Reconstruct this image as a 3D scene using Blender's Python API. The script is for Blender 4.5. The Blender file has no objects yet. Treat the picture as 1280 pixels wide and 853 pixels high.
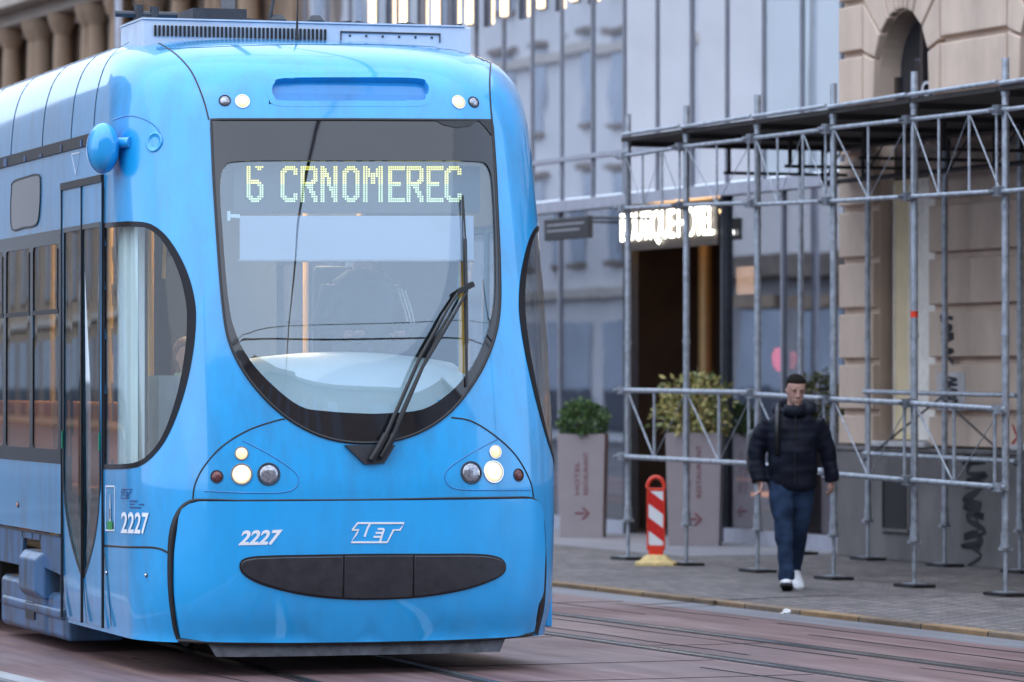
import bpy, bmesh, math, random
from mathutils import Vector, Matrix, noise
from mathutils.bvhtree import BVHTree
from mathutils.geometry import delaunay_2d_cdt

random.seed(7)
SC = bpy.context.scene
COL = SC.collection
F = 5500.0; CX = 640.0; HY = 482.0; EYE = 1.66      # focal length in photo pixels, horizon row, eye height

# ------------------------------------------------------------------ materials
def new_mat(name):
    m = bpy.data.materials.new(name); m.use_nodes = True
    nt = m.node_tree; b = nt.nodes['Principled BSDF']
    return m, nt, b
def noise_node(nt, scale, detail=4, rough=0.55, vec=None, dim='3D'):
    n = nt.nodes.new('ShaderNodeTexNoise'); n.inputs['Scale'].default_value = scale
    n.inputs['Detail'].default_value = detail; n.inputs['Roughness'].default_value = rough
    if vec is not None: nt.links.new(vec, n.inputs['Vector'])
    return n
def obj_coords(nt, sc=(1,1,1), rot=(0,0,0)):
    t = nt.nodes.new('ShaderNodeTexCoord'); mp = nt.nodes.new('ShaderNodeMapping')
    mp.inputs['Scale'].default_value = sc; mp.inputs['Rotation'].default_value = rot
    nt.links.new(t.outputs['Object'], mp.inputs['Vector'])
    return mp.outputs['Vector']
def ramp(nt, src, stops):
    r = nt.nodes.new('ShaderNodeValToRGB'); e = r.color_ramp.elements
    while len(e) < len(stops): e.new(0.5)
    for k, (p, c) in enumerate(stops):
        e[k].position = p; e[k].color = (*c, 1) if len(c) == 3 else c
    nt.links.new(src, r.inputs['Fac']); return r
def mixc(nt, a, b, fac=0.5, mode='MIX'):
    m = nt.nodes.new('ShaderNodeMix'); m.data_type = 'RGBA'; m.blend_type = mode
    for k, v in ((6, a), (7, b)):
        if hasattr(v, 'is_linked') or isinstance(v, bpy.types.NodeSocket): nt.links.new(v, m.inputs[k])
        else: m.inputs[k].default_value = (*v, 1)
    if isinstance(fac, bpy.types.NodeSocket): nt.links.new(fac, m.inputs[0])
    else: m.inputs[0].default_value = fac
    return m.outputs[2]
def bump(nt, b, src, strength=0.2, dist=0.01):
    n = nt.nodes.new('ShaderNodeBump'); n.inputs['Strength'].default_value = strength
    n.inputs['Distance'].default_value = dist
    nt.links.new(src, n.inputs['Height']); nt.links.new(n.outputs[0], b.inputs['Normal'])
def simple(name, col, rough=0.5, metal=0.0, var=0.15, scale=6, sc=(1,1,1), bmp=0.0, coat=0.0, spec=0.5):
    m, nt, b = new_mat(name)
    n = noise_node(nt, scale, 5, 0.6, obj_coords(nt, sc))
    lo = tuple(c*(1-var) for c in col); hi = tuple(min(1, c*(1+var)) for c in col)
    r = ramp(nt, n.outputs[0], [(0.3, lo), (0.7, hi)])
    nt.links.new(r.outputs[0], b.inputs['Base Color'])
    b.inputs['Roughness'].default_value = rough; b.inputs['Metallic'].default_value = metal
    b.inputs['Coat Weight'].default_value = coat; b.inputs['Coat Roughness'].default_value = 0.04
    b.inputs['Specular IOR Level'].default_value = spec
    if bmp: bump(nt, b, n.outputs[0], bmp, 0.01)
    return m
def emis(name, col, strength, base=(0.5,0.5,0.5)):
    m, nt, b = new_mat(name)
    b.inputs['Base Color'].default_value = (*base, 1)
    b.inputs['Emission Color'].default_value = (*col, 1); b.inputs['Emission Strength'].default_value = strength
    b.inputs['Roughness'].default_value = 0.15
    return m
def glass(name, tint, ior=1.5, rough=0.0, boost=0.0, gcol=(1,1,1), diff=None, dfac=0.0):
    m, nt, b = new_mat(name); nt.nodes.remove(b)
    out = nt.nodes['Material Output']
    tr = nt.nodes.new('ShaderNodeBsdfTransparent'); tr.inputs[0].default_value = (*tint, 1)
    gl = nt.nodes.new('ShaderNodeBsdfGlossy'); gl.inputs['Roughness'].default_value = rough
    gl.inputs['Color'].default_value = (*gcol, 1)
    lw = nt.nodes.new('ShaderNodeLayerWeight'); lw.inputs[0].default_value = .5
    pw = nt.nodes.new('ShaderNodeMath'); pw.operation = 'POWER'; pw.inputs[1].default_value = 5; nt.links.new(lw.outputs['Facing'], pw.inputs[0])
    fr = nt.nodes.new('ShaderNodeMath'); fr.operation = 'MULTIPLY_ADD'; fr.inputs[1].default_value = .9; fr.inputs[2].default_value = .035; nt.links.new(pw.outputs[0], fr.inputs[0])
    ad = nt.nodes.new('ShaderNodeMath'); ad.operation = 'ADD'; ad.use_clamp = True; ad.inputs[1].default_value = boost
    nt.links.new(fr.outputs[0], ad.inputs[0])
    mx = nt.nodes.new('ShaderNodeMixShader'); nt.links.new(ad.outputs[0], mx.inputs[0])
    last = tr.outputs[0]
    if diff:
        d = nt.nodes.new('ShaderNodeBsdfDiffuse'); d.inputs[0].default_value = (*diff, 1)
        m2 = nt.nodes.new('ShaderNodeMixShader'); m2.inputs[0].default_value = dfac
        nt.links.new(tr.outputs[0], m2.inputs[1]); nt.links.new(d.outputs[0], m2.inputs[2]); last = m2.outputs[0]
    nt.links.new(last, mx.inputs[1]); nt.links.new(gl.outputs[0], mx.inputs[2])
    nt.links.new(mx.outputs[0], out.inputs[0])
    return m

M = {}
def paint(name, col, dirt=(0.05,0.075,0.12), amount=0.25, rough=0.28, coat=0.9):
    m, nt, b = new_mat(name)
    v = obj_coords(nt, (1.2, 1.2, 0.35)); n = noise_node(nt, 5, 8, 0.65, v)
    v2 = obj_coords(nt, (1,1,1)); n2 = noise_node(nt, 60, 3, 0.6, v2)
    # streaks of grime run down the panel; more of it on the rear of the car
    r = ramp(nt, n.outputs[0], [(0.42, (0,0,0)), (0.8, (amount,)*3)])
    r2 = ramp(nt, n2.outputs[0], [(0.66, (0,0,0)), (0.76, (amount*0.5,)*3)])
    add = nt.nodes.new('ShaderNodeMath'); add.operation = 'ADD'; add.use_clamp = True
    nt.links.new(r.outputs[0], add.inputs[0]); nt.links.new(r2.outputs[0], add.inputs[1])
    sep = nt.nodes.new('ShaderNodeSeparateXYZ'); nt.links.new(v2, sep.inputs[0])
    mr = nt.nodes.new('ShaderNodeMapRange'); mr.inputs[1].default_value = 0.7; mr.inputs[2].default_value = 3.0
    mr.inputs[3].default_value = 0.0; mr.inputs[4].default_value = 0.38
    nt.links.new(sep.outputs[1], mr.inputs[0])
    add2 = nt.nodes.new('ShaderNodeMath'); add2.operation = 'ADD'; add2.use_clamp = True
    nt.links.new(add.outputs[0], add2.inputs[0]); nt.links.new(mr.outputs[0], add2.inputs[1])
    c = mixc(nt, col, dirt, add2.outputs[0])
    nt.links.new(c, b.inputs['Base Color'])
    b.inputs['Roughness'].default_value = rough
    b.inputs['Coat Weight'].default_value = coat; b.inputs['Coat Roughness'].default_value = 0.05
    n3 = noise_node(nt, 2.2, 2, 0.5, v2); bump(nt, b, n3.outputs[0], 0.035, 0.02)
    return m
M['blue'] = paint('tram_blue_paint', (0.010, 0.36, 0.77), amount=0.4)
M['blue_clean'] = paint('bumper_blue_paint', (0.010, 0.37, 0.80), amount=0.22)
M['blue_dark'] = paint('shaded_blue_paint', (0.012, 0.21, 0.52), amount=0.3, coat=0.3)  # darker copy of the body blue: recess and crease shading put into colour
M['skirt'] = paint('grimy_skirt_paint', (0.04, 0.15, 0.35), dirt=(.03,.035,.045), amount=1.0, rough=0.45, coat=0.2)
M['roofgrey'] = simple('roof_unit_grey', (0.55, 0.62, 0.72), 0.45, 0, 0.12, 5)
M['black'] = simple('black_rubber', (0.012,0.012,0.014), 0.45, 0, 0.3, 20)
M['blackpl'] = simple('black_bumper_plastic', (0.022,0.022,0.028), 0.42, 0, 0.35, 14, bmp=0.1)
M['frit'] = simple('black_glass_border', (0.012,0.012,0.016), 0.03, 0, 0.1, 3, coat=0.4, spec=0.5)
M['frame'] = simple('matt_window_border', (0.012,0.012,0.016), 0.25, 0, 0.1, 3, spec=0.15)
M['lining'] = simple('cabin_lining', (0.05,0.056,0.065), 0.7, 0, 0.2, 4)
M['white'] = simple('white_lettering', (0.82,0.82,0.84), 0.5, 0, 0.08, 20)
M['guard'] = simple('scuffed_steel_guard', (0.075,0.08,0.095), 0.6, 0.2, 0.5, 14)
M['shield'] = glass('windshield_glass', (0.88,0.91,0.93), 1.5, 0.0, 0.06, (.78,.90,1.0))
M['sideglass'] = glass('tinted_side_glass', (0.74,0.74,0.72), 1.5, 0.0, 0.0)
M['cabglass'] = glass('cab_side_glass', (0.97,0.98,0.98), 1.5, 0.0, 0.0)
M['chrome'] = simple('chrome_rim', (0.7,0.7,0.72), 0.15, 1.0, 0.05)
M['lamp_on'] = emis('lit_headlamp', (1.0, 0.60, 0.24), 0.55)
M['lamp_glow'] = emis('lit_headlamp_core', (1.0, 0.88, 0.66), 9.0)
M['lamp_small'] = emis('lit_marker_lamp', (1.0, 0.60, 0.18), 0.5)
M['lens_clear'] = simple('clear_lamp_lens', (0.32,0.33,0.37), 0.12, 0.6, 0.5, 60)
M['lens_red'] = simple('dark_red_lens', (0.14,0.05,0.05), 0.12, 0.2, 0.4, 60)
M['lens_amber'] = simple('amber_lens', (0.50,0.16,0.04), 0.2, 0.0, 0.4, 60)
M['led'] = emis('led_yellow_green', (1.0, 0.92, 0.06), 0.72)
M['led_reflected'] = emis('led_reflection_green', (0.70, 1.0, 0.36), 0.46)  # reflection over the lower rows put in as paler green dots
M['led_off'] = simple('led_board_face', (0.030,0.036,0.045), 0.5, 0, 0.2, 30)
M['blind'] = simple('sun_blind_fabric', (0.42,0.49,0.60), 0.8, 0, 0.04, 3)
M['dash'] = simple('pale_dashboard', (0.55,0.70,0.74), 0.35, 0, 0.06, 3)
M['curtain'] = simple('pale_curtain', (0.70,0.86,0.88), 0.85, 0, 0.06, 3)
M['yellow'] = simple('yellow_handrail', (0.80,0.42,0.03), 0.35, 0, 0.08, 4)
M['grey'] = simple('grey_metal', (0.28,0.30,0.33), 0.4, 0.5, 0.15, 8)
M['darkgrey'] = simple('dark_grey_metal', (0.05,0.055,0.065), 0.5, 0.4, 0.2, 12)
M['amb_lamp'] = emis('ceiling_lamp_panel', (1.0,0.78,0.46), 9.0)
M['navy_text'] = simple('navy_lettering', (0.03,0.07,0.22), 0.5)
M['green'] = simple('green_emblem', (0.03,0.25,0.06), 0.5)
M['seat'] = simple('orange_seat_fabric', (0.45,0.16,0.05), 0.8)

# ------------------------------------------------------------------ mesh helpers
class MB:
    def __init__(s): s.v = []; s.f = []; s.m = []; s.mats = []; s.cur = 0
    def mat(s, m):
        if m not in s.mats: s.mats.append(m)
        s.cur = s.mats.index(m); return s
    def face(s, idx): s.f.append(tuple(idx)); s.m.append(s.cur)
    def quad(s, a, b, c, d):
        n = len(s.v); s.v += [Vector(a), Vector(b), Vector(c), Vector(d)]; s.face((n, n+1, n+2, n+3))
    def box(s, x0, x1, y0, y1, z0, z1, M4=None):
        n = len(s.v)
        for z in (z0, z1):
            for x, y in ((x0,y0),(x1,y0),(x1,y1),(x0,y1)):
                p = Vector((x,y,z)); s.v.append(M4 @ p if M4 else p)
        for q in ((3,2,1,0),(4,5,6,7),(0,1,5,4),(1,2,6,5),(2,3,7,6),(3,0,4,7)): s.face([n+i for i in q])
        return s
    def bar(s, a, b, w, h=None):                       # square bar from a to b
        a = Vector(a); b = Vector(b); h = h or w
        t = (b-a).normalized(); up = Vector((0,0,1)) if abs(t.z) < .95 else Vector((1,0,0))
        u = t.cross(up).normalized(); v = u.cross(t)
        n = len(s.v)
        for p in (a, b):
            for du, dv in ((-1,-1),(1,-1),(1,1),(-1,1)): s.v.append(p + u*du*w/2 + v*dv*h/2)
        for q in ((3,2,1,0),(4,5,6,7),(0,1,5,4),(1,2,6,5),(2,3,7,6),(3,0,4,7)): s.face([n+i for i in q])
        return s
    def tube(s, pts, r, seg=10, cap=True):             # r may be a number or one radius per point
        pts = [Vector(p) for p in pts]; k = len(pts); rr = r if isinstance(r, (list, tuple)) else [r]*k
        n0 = len(s.v); pu = None
        for i, p in enumerate(pts):
            t = (pts[min(i+1, k-1)] - pts[max(i-1, 0)]).normalized()
            if pu is None:
                up = Vector((0,0,1)) if abs(t.z) < .9 else Vector((1,0,0)); pu = t.cross(up).normalized()
            else: pu = (pu - t*pu.dot(t)).normalized()
            v = t.cross(pu)
            for j in range(seg):
                an = 2*math.pi*j/seg; s.v.append(p + (pu*math.cos(an) + v*math.sin(an))*rr[i])
        for i in range(k-1):
            for j in range(seg):
                a = n0+i*seg+j; b = n0+i*seg+(j+1) % seg; s.face((a, b, b+seg, a+seg))
        if cap: s.face([n0+j for j in range(seg)][::-1]); s.face([n0+(k-1)*seg+j for j in range(seg)])
        return s
    def rings(s, rings, cap=True, closed=True):        # list of rings of equal count
        n0 = len(s.v); c = len(rings[0])
        for r in rings: s.v += [Vector(p) for p in r]
        for i in range(len(rings)-1):
            for j in range(c if closed else c-1):
                a = n0+i*c+j; b = n0+i*c+(j+1) % c; s.face((a, b, b+c, a+c))
        if cap and closed: s.face([n0+j for j in range(c)][::-1]); s.face([n0+(len(rings)-1)*c+j for j in range(c)])
        return s
    def ell(s, c, rx, ry, rz, nu=14, nv=9):
        c = Vector(c); R = []
        for i in range(1, nv):
            th = math.pi*i/nv
            R.append([c + Vector((rx*math.sin(th)*math.cos(2*math.pi*j/nu), ry*math.sin(th)*math.sin(2*math.pi*j/nu), -rz*math.cos(th))) for j in range(nu)])
        return s.rings(R)
    def prism(s, poly, axis_vec, M4=None):             # extrude a 3D planar polygon along a vector
        n = len(s.v); k = len(poly); a = Vector(axis_vec)
        P = [Vector(p) for p in poly]; Q = [p + a for p in P]
        s.v += [(M4 @ p if M4 else p) for p in P+Q]
        s.face([n+i for i in range(k)][::-1]); s.face([n+k+i for i in range(k)])
        for i in range(k): s.face((n+i, n+(i+1) % k, n+k+(i+1) % k, n+k+i))
        return s
    def add_mesh(s, verts, faces):
        n = len(s.v); s.v += [Vector(v) for v in verts]
        for f in faces: s.face([n+i for i in f])
        return s
    def build(s, name, mat=None, parent=None, smooth=False, loc=None, fix=True, bevel=0.0):
        me = bpy.data.meshes.new(name); me.from_pydata([tuple(v) for v in s.v], [], s.f)
        mats = s.mats if s.mats else ([mat] if mat else [])
        for m in mats: me.materials.append(m)
        if s.mats:
            for p, k in zip(me.polygons, s.m): p.material_index = k
        if fix:
            bm = bmesh.new(); bm.from_mesh(me); bmesh.ops.recalc_face_normals(bm, faces=bm.faces); bm.to_mesh(me); bm.free()
        o = bpy.data.objects.new(name, me); COL.objects.link(o)
        if smooth:
            for p in me.polygons: p.use_smooth = True
            if smooth != 'all':
                me.set_sharp_from_angle(angle=math.radians(38))
        if bevel:
            b = o.modifiers.new('bevel', 'BEVEL'); b.width = bevel; b.segments = 2; b.limit_method = 'ANGLE'
        if parent is not None: o.parent = parent
        if loc is not None: o.location = loc
        return o
def tag(o, label=None, cat=None, group=None, kind=None):
    if label: o['label'] = label
    if cat: o['category'] = cat
    if group: o['group'] = group
    if kind: o['kind'] = kind
    return o
def empty(name, loc=(0,0,0), rz=0.0):
    o = bpy.data.objects.new(name, None); COL.objects.link(o); o.empty_display_size = 0.2
    o.location = loc; o.rotation_euler = (0,0,rz); return o
def children(o): return [c for c in bpy.data.objects if c.parent == o]
def copy_tree(o, parent=None):
    c = o.copy(); COL.objects.link(c)
    if parent is not None: c.parent = parent
    for ch in children(o): copy_tree(ch, c)
    return c
def text_geo(txt, size=1.0, bold=0.0, xs=1.0, shear=0.0, extrude=0.0, spacing=1.0):
    cu = bpy.data.curves.new('txt', 'FONT'); cu.body = txt; cu.size = size; cu.offset = bold; cu.shear = shear
    cu.extrude = extrude; cu.space_character = spacing; cu.resolution_u = 4
    o = bpy.data.objects.new('txt', cu); COL.objects.link(o)
    bpy.context.view_layer.update()
    dg = bpy.context.evaluated_depsgraph_get(); me = bpy.data.meshes.new_from_object(o.evaluated_get(dg))
    V = [Vector((v.co.x*xs, v.co.y, v.co.z)) for v in me.vertices]; Fc = [tuple(p.vertices) for p in me.polygons]
    bpy.data.objects.remove(o); bpy.data.curves.remove(cu); bpy.data.meshes.remove(me)
    x0 = min(v.x for v in V); x1 = max(v.x for v in V); y0 = min(v.y for v in V); y1 = max(v.y for v in V)
    return V, Fc, (x0, x1, y0, y1)
def fit_text(txt, bold=0.0, shear=0.0, spacing=1.0):   # text normalised into the unit square
    V, Fc, (x0, x1, y0, y1) = text_geo(txt, 1.0, bold, 1.0, shear, 0, spacing)
    return [((v.x-x0)/(x1-x0), (v.y-y0)/(y1-y0)) for v in V], Fc
def remeshed(mb, voxel, sub_smooth=4):                 # one continuous surface out of overlapping closed shapes
    o = mb.build('tmp', None); md = o.modifiers.new('r', 'REMESH'); md.mode = 'VOXEL'; md.voxel_size = voxel
    if sub_smooth:
        sm = o.modifiers.new('s', 'SMOOTH'); sm.factor = 0.5; sm.iterations = sub_smooth
    bpy.context.view_layer.update()
    dg = bpy.context.evaluated_depsgraph_get(); me = bpy.data.meshes.new_from_object(o.evaluated_get(dg))
    V = [v.co.copy() for v in me.vertices]; Fc = [tuple(p.vertices) for p in me.polygons]
    me0 = o.data; bpy.data.objects.remove(o); bpy.data.meshes.remove(me0); bpy.data.meshes.remove(me)
    r = MB(); r.add_mesh(V, Fc); return r

# ------------------------------------------------------------------ frames
UX = Vector((2121, -5500, 0)).normalized()             # along the street, towards the near right
UY = Vector((-UX.y, UX.x, 0))                          # across the street, towards the buildings on the right
RS = math.atan2(UX.y, UX.x)
def dep(px, t): return t/(UY.x*(px-CX)/F + UY.y)       # depth at which picture column px meets the street line t
def ap(px, t):                                         # along-street coordinate there
    D = dep(px, t); return UX.x*(px-CX)/F*D + UX.y*D
def zp(px, py, t): return EYE - (py-HY)*dep(px, t)/F
def st(a, t, z=0): return UX*a + UY*t + Vector((0,0,z))
def street_root(name, a, t, z=0): return empty(name, st(a, t, z), RS)
# ================================================================== THE TRAM
TW = math.radians(17.0)
TLOC = Vector((-0.81, 25.6, 0.0))
tram = empty('tram', TLOC, TW)
tag(tram, 'blue articulated tram with lit headlights showing number 6 on its destination board', 'tram')
TM = Matrix.Translation(TLOC) @ Matrix.Rotation(TW, 4, 'Z'); TI = TM.inverted()
def hermite(tab):
    xs = [a for a, _ in tab]; ys = [b for _, b in tab]; n = len(xs); m = []
    d = [(ys[i+1]-ys[i])/(xs[i+1]-xs[i]) for i in range(n-1)]
    for i in range(n):
        if i == 0: m.append(d[0])
        elif i == n-1: m.append(d[-1])
        else: m.append(0 if d[i-1]*d[i] <= 0 else 2*d[i-1]*d[i]/(d[i-1]+d[i]))
    def f(x):
        x = min(max(x, xs[0]), xs[-1]); i = 0
        while i < n-2 and x > xs[i+1]: i += 1
        h = xs[i+1]-xs[i]; t = (x-xs[i])/h
        return (2*t**3-3*t*t+1)*ys[i] + (t**3-2*t*t+t)*h*m[i] + (-2*t**3+3*t*t)*ys[i+1] + (t**3-t*t)*h*m[i+1]
    return f
fw = hermite([(.2,1.27),(.4,1.29),(.8,1.30),(1.1,1.305),(2,1.305),(3.0,1.30),(3.2,1.298),(3.43,1.28),(3.57,1.245),(3.66,1.20),(3.73,1.13),(3.78,1.02),(3.81,.80),(3.82,.3)])
fy = hermite([(.2,.10),(.35,.04),(.55,.01),(.8,0),(1.05,0),(1.2,.012),(1.5,.052),(2.0,.150),(2.6,.305),(3.15,.465),(3.3,.512),(3.42,.56),(3.54,.66),(3.63,.80),(3.70,1.0),(3.76,1.3),(3.80,1.75),(3.82,2.3)])
fA = hermite([(.2,.72),(1.1,.75),(2,.76),(3.2,.78),(3.6,.85),(3.82,.95)])
fp = hermite([(.2,3.9),(1.1,3.95),(2.0,4.1),(3.2,4.3),(3.6,3.7),(3.82,3.0)])
QQ = 2.0; TL = 13.0
def yfront(x, z):
    w, a, p = fw(z), fA(z), fp(z); X = min(abs(x)/w, 1.0)
    return fy(z) + a*(1-(max(0, 1-X**p))**(1/QQ))
def xside(y, z):
    w, a, p = fw(z), fA(z), fp(z); e = fy(z)+a
    if y >= e: return w
    Y = min((e-y)/a, 1.0); return w*(max(0, 1-Y**QQ))**(1/p)
def pF(u, v): return Vector((u, yfront(u, v), v))
def pL(u, v): return Vector((-xside(u, v), u, v))
def pR(u, v): return Vector((xside(u, v), u, v))
def nrm(fn, u, v, out):
    e = 0.004
    n = (fn(u+e, v)-fn(u-e, v)).cross(fn(u, v+e)-fn(u, v-e))
    if n.length < 1e-12: return out
    n.normalize(); return n if n.dot(out) > 0 else -n
DOM = {'F': (pF, Vector((0,-1,.05))), 'L': (pL, Vector((-1,-.2,0))), 'R': (pR, Vector((1,-.2,0)))}
def surf(dom, u, v, off=0.0):
    fn, out = DOM[dom]; return fn(u, v) + nrm(fn, u, v, out)*off
# shell as rings of constant height
zs = [.02,.06,.10,.14,.165,.19]; z = .19
while z < 3.15: z += .033; zs.append(z)
zs += [3.2,3.24,3.28,3.32,3.36,3.40,3.44,3.48,3.52,3.56,3.60,3.63,3.66,3.69,3.715,3.74,3.76,3.78,3.795,3.808,3.815,3.82]
NA = 96
def ring(z, inset=0.0):
    w, a, p, yc = fw(z)-inset, fA(z), fp(z), fy(z)+inset
    side = []; e = yc+a; y = TL
    while y > e+.06:
        side.append(y); y -= 0.06 if y < 4.5 else 0.25
    # fixed count so that the rings connect: resample the straight part
    n1 = 70; ys = [TL-(TL-4.5)*i/12 for i in range(12)] + [4.5-(4.5-e)*i/(n1-12) for i in range(n1-12)]
    P = [Vector((-w, yy, z)) for yy in ys]
    for i in range(NA+1):
        th = math.pi*(i/NA); cx = -math.cos(th); sx = math.sin(th)
        X = math.copysign(abs(cx)**(2/p), cx); Y = abs(sx)**(2/QQ)
        P.append(Vector((w*X, e-a*Y, z)))
    P += [Vector((w, yy, z)) for yy in ys[::-1]]
    return P
def shell(inset, dele):
    mb = MB(); R = [ring(z, inset) for z in zs]; n = len(R[0])
    for r in R: mb.v += r
    for i in range(len(R)-1):
        for j in range(n-1):
            a = i*n+j; c = (R[i][j]+R[i][j+1]+R[i+1][j]+R[i+1][j+1])/4
            if not dele(c): mb.face((a, a+1, a+n+1, a+n))
    for k in ((len(R)-1)*n,):
        mb.face([k+j for j in range(n)])
    mb.face([i*n for i in range(len(R))] + [i*n+n-1 for i in range(len(R))][::-1])
    return mb
full = shell(0, lambda c: False)
BV = BVHTree.FromPolygons([v for v in full.v], full.f)
EL = TI @ Vector((0,0,EYE))
def hit(px, py):                                       # where a picture point lies on the tram's skin (local)
    d = TI.to_3x3() @ Vector(((px-CX)/F, 1, -(py-HY)/F)); d.normalize()
    loc, n, i, dist = BV.ray_cast(EL, d)
    if loc is None:
        qx = px+(2 if px < 445 else -2); print('miss', px, py); return hit(qx, py+(2 if py < 400 else -2))
    if n.dot(d) > 0: n = -n
    return loc, n
def UV(dom, px, py):
    p, n = hit(px, py); return (p.x, p.z) if dom == 'F' else (p.y, p.z)
def outline(dom, pts): return [UV(dom, *p) for p in pts]
def spline(pts, closed=True, k=6):
    n = len(pts); out = []
    rng = range(n if closed else n-1)
    for i in rng:
        p0 = pts[(i-1) % n] if closed or i > 0 else pts[0]; p1 = pts[i]; p2 = pts[(i+1) % n]
        p3 = pts[(i+2) % n] if closed or i+2 < n else pts[-1]
        for j in range(k):
            t = j/k
            out.append(tuple(0.5*((2*b)+(-a+c)*t+(2*a-5*b+4*c-d)*t*t+(-a+3*b-3*c+d)*t**3) for a, b, c, d in zip(p0, p1, p2, p3)))
    if not closed: out.append(tuple(pts[-1]))
    return out
def inpoly(p, poly):
    x, y = p; r = False; n = len(poly); j = n-1
    for i in range(n):
        xi, yi = poly[i]; xj, yj = poly[j]
        if (yi > y) != (yj > y) and x < (xj-xi)*(y-yi)/(yj-yi)+xi: r = not r
        j = i
    return r
def shrink(poly, d):                                   # inset (positive) or outset of a closed outline
    n = len(poly); A = sum(poly[i][0]*poly[(i+1) % n][1]-poly[(i+1) % n][0]*poly[i][1] for i in range(n)); s = 1 if A > 0 else -1
    out = []
    for i in range(n):
        a = Vector(poly[i-1]); b = Vector(poly[i]); c = Vector(poly[(i+1) % n])
        t1 = (b-a); t2 = (c-b)
        if t1.length < 1e-6 or t2.length < 1e-6: out.append(tuple(b)); continue
        t1.normalize(); t2.normalize(); n1 = Vector((-t1.y, t1.x))*s; n2 = Vector((-t2.y, t2.x))*s
        m = (n1+n2); m = m.normalized() if m.length > .1 else n1
        out.append(tuple(b + m*d/max(.5, m.dot(n1))))
    return out
def dedupe(poly, e=0.0015):
    o = []
    for p in poly:
        if not o or (Vector(p)-Vector(o[-1])).length > e: o.append(tuple(p))
    if (Vector(o[0])-Vector(o[-1])).length < e: o.pop()
    return o
def patch(dom, poly, off=0.003, thick=0.01, holes=(), grid=0.06, xs=None, mb=None, fnmap=None):
    """a panel with its own thickness that follows the skin inside a 2D outline"""
    poly = dedupe(poly); holes = [dedupe(h) for h in holes]
    P = [Vector(p) for p in poly]; E = [(i, (i+1) % len(P)) for i in range(len(P))]
    for h in holes:
        n = len(P); P += [Vector(p) for p in h]; E += [(n+i, n+(i+1) % len(h)) for i in range(len(h))]
    x0 = min(p[0] for p in poly); x1 = max(p[0] for p in poly); y0 = min(p[1] for p in poly); y1 = max(p[1] for p in poly)
    gx = xs or [x0+grid*(i+.5) for i in range(int((x1-x0)/grid)+1)]
    inn = shrink(poly, grid*.3)
    for gx_ in gx:
        for k in range(int((y1-y0)/grid)+1):
            q = (gx_, y0+grid*(k+.5))
            if inpoly(q, inn) and not any(inpoly(q, shrink(h, -grid*.3)) for h in holes): P.append(Vector(q))
    V2, _, F2, _, _, _ = delaunay_2d_cdt(P, E, [], 0, 1e-6)
    fn = fnmap or (lambda u, v, o: surf(dom, u, v, o))
    keep = []
    for f in F2:
        c = sum((V2[i] for i in f), Vector((0,0)))/len(f)
        if inpoly(c, poly) and not any(inpoly(c, h) for h in holes): keep.append(tuple(f))
    top = [fn(v.x, v.y, off) for v in V2]; bot = [fn(v.x, v.y, off-thick) for v in V2]
    mb = mb or MB(); n = len(mb.v); k = len(V2); mb.v += top + bot
    cnt = {}
    for f in keep:
        mb.face([n+i for i in f]); mb.face([n+k+i for i in f[::-1]])
        for a, b in zip(f, f[1:]+f[:1]): cnt[(a, b)] = cnt.get((a, b), 0)+1
    for (a, b) in cnt:
        if (b, a) not in cnt: mb.face((n+b, n+a, n+k+a, n+k+b))
    return mb
def ribbon(pts3, width, off=0.002, mb=None, h=0.003, closed=False):
    """narrow joint strip along surface points [(p, n)]"""
    mb = mb or MB(); n0 = len(mb.v); k = len(pts3)
    ws = width if isinstance(width, (list, tuple)) else [width]*k
    for i, (p, n) in enumerate(pts3):
        a = pts3[(i-1) % k if closed else max(i-1, 0)][0]; b = pts3[(i+1) % k if closed else min(i+1, k-1)][0]
        t = (b-a).normalized(); s = t.cross(n).normalized()*ws[i]/2
        mb.v += [p-s+n*(off-h), p-s+n*off, p+s+n*off, p+s+n*(off-h)]
    for i in range(k if closed else k-1):
        a = n0+4*i; b = n0+4*((i+1) % k)
        for j in range(3): mb.face((a+j, a+j+1, b+j+1, b+j))
    return mb
def seam(pts, width=0.008, off=0.002, closed=False, mb=None, smooth=True, k=6, h=0.003):
    q = spline(pts, closed, k) if smooth else densify(pts, closed)
    return ribbon([hit(*p) for p in q], width, off, mb, h, closed)
def densify(pts, closed=False, step=8):
    out = []; n = len(pts)
    for i in range(n if closed else n-1):
        a = pts[i]; b = pts[(i+1) % n]; m = max(1, int(math.dist(a, b)/step))
        out += [(a[0]+(b[0]-a[0])*j/m, a[1]+(b[1]-a[1])*j/m) for j in range(m)]
    if not closed: out.append(pts[-1])
    return out
# corner-dense x stations for wide front panels
XST = [1.30*math.copysign(abs(math.sin(a))**.45, math.sin(a))*0.985 for a in [(-90+180*i/44)*math.pi/180 for i in range(45)]]

# ---- outlines read off the photograph, laid on the skin
WS = outline('F', densify([(264,150),(440,150),(614.5,151)], step=14)[:-1] + spline([(614.5,151),(618,200),(621,260),(624,330),(624,385),(617,425),(600,465),(572,505),(540,532),(500,549),(455,554),(410,548),(370,530),(335,502),(305,465),(286,425),(278,375),(272,300),(267,220),(264,150)], False, 4)[:-1])
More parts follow.
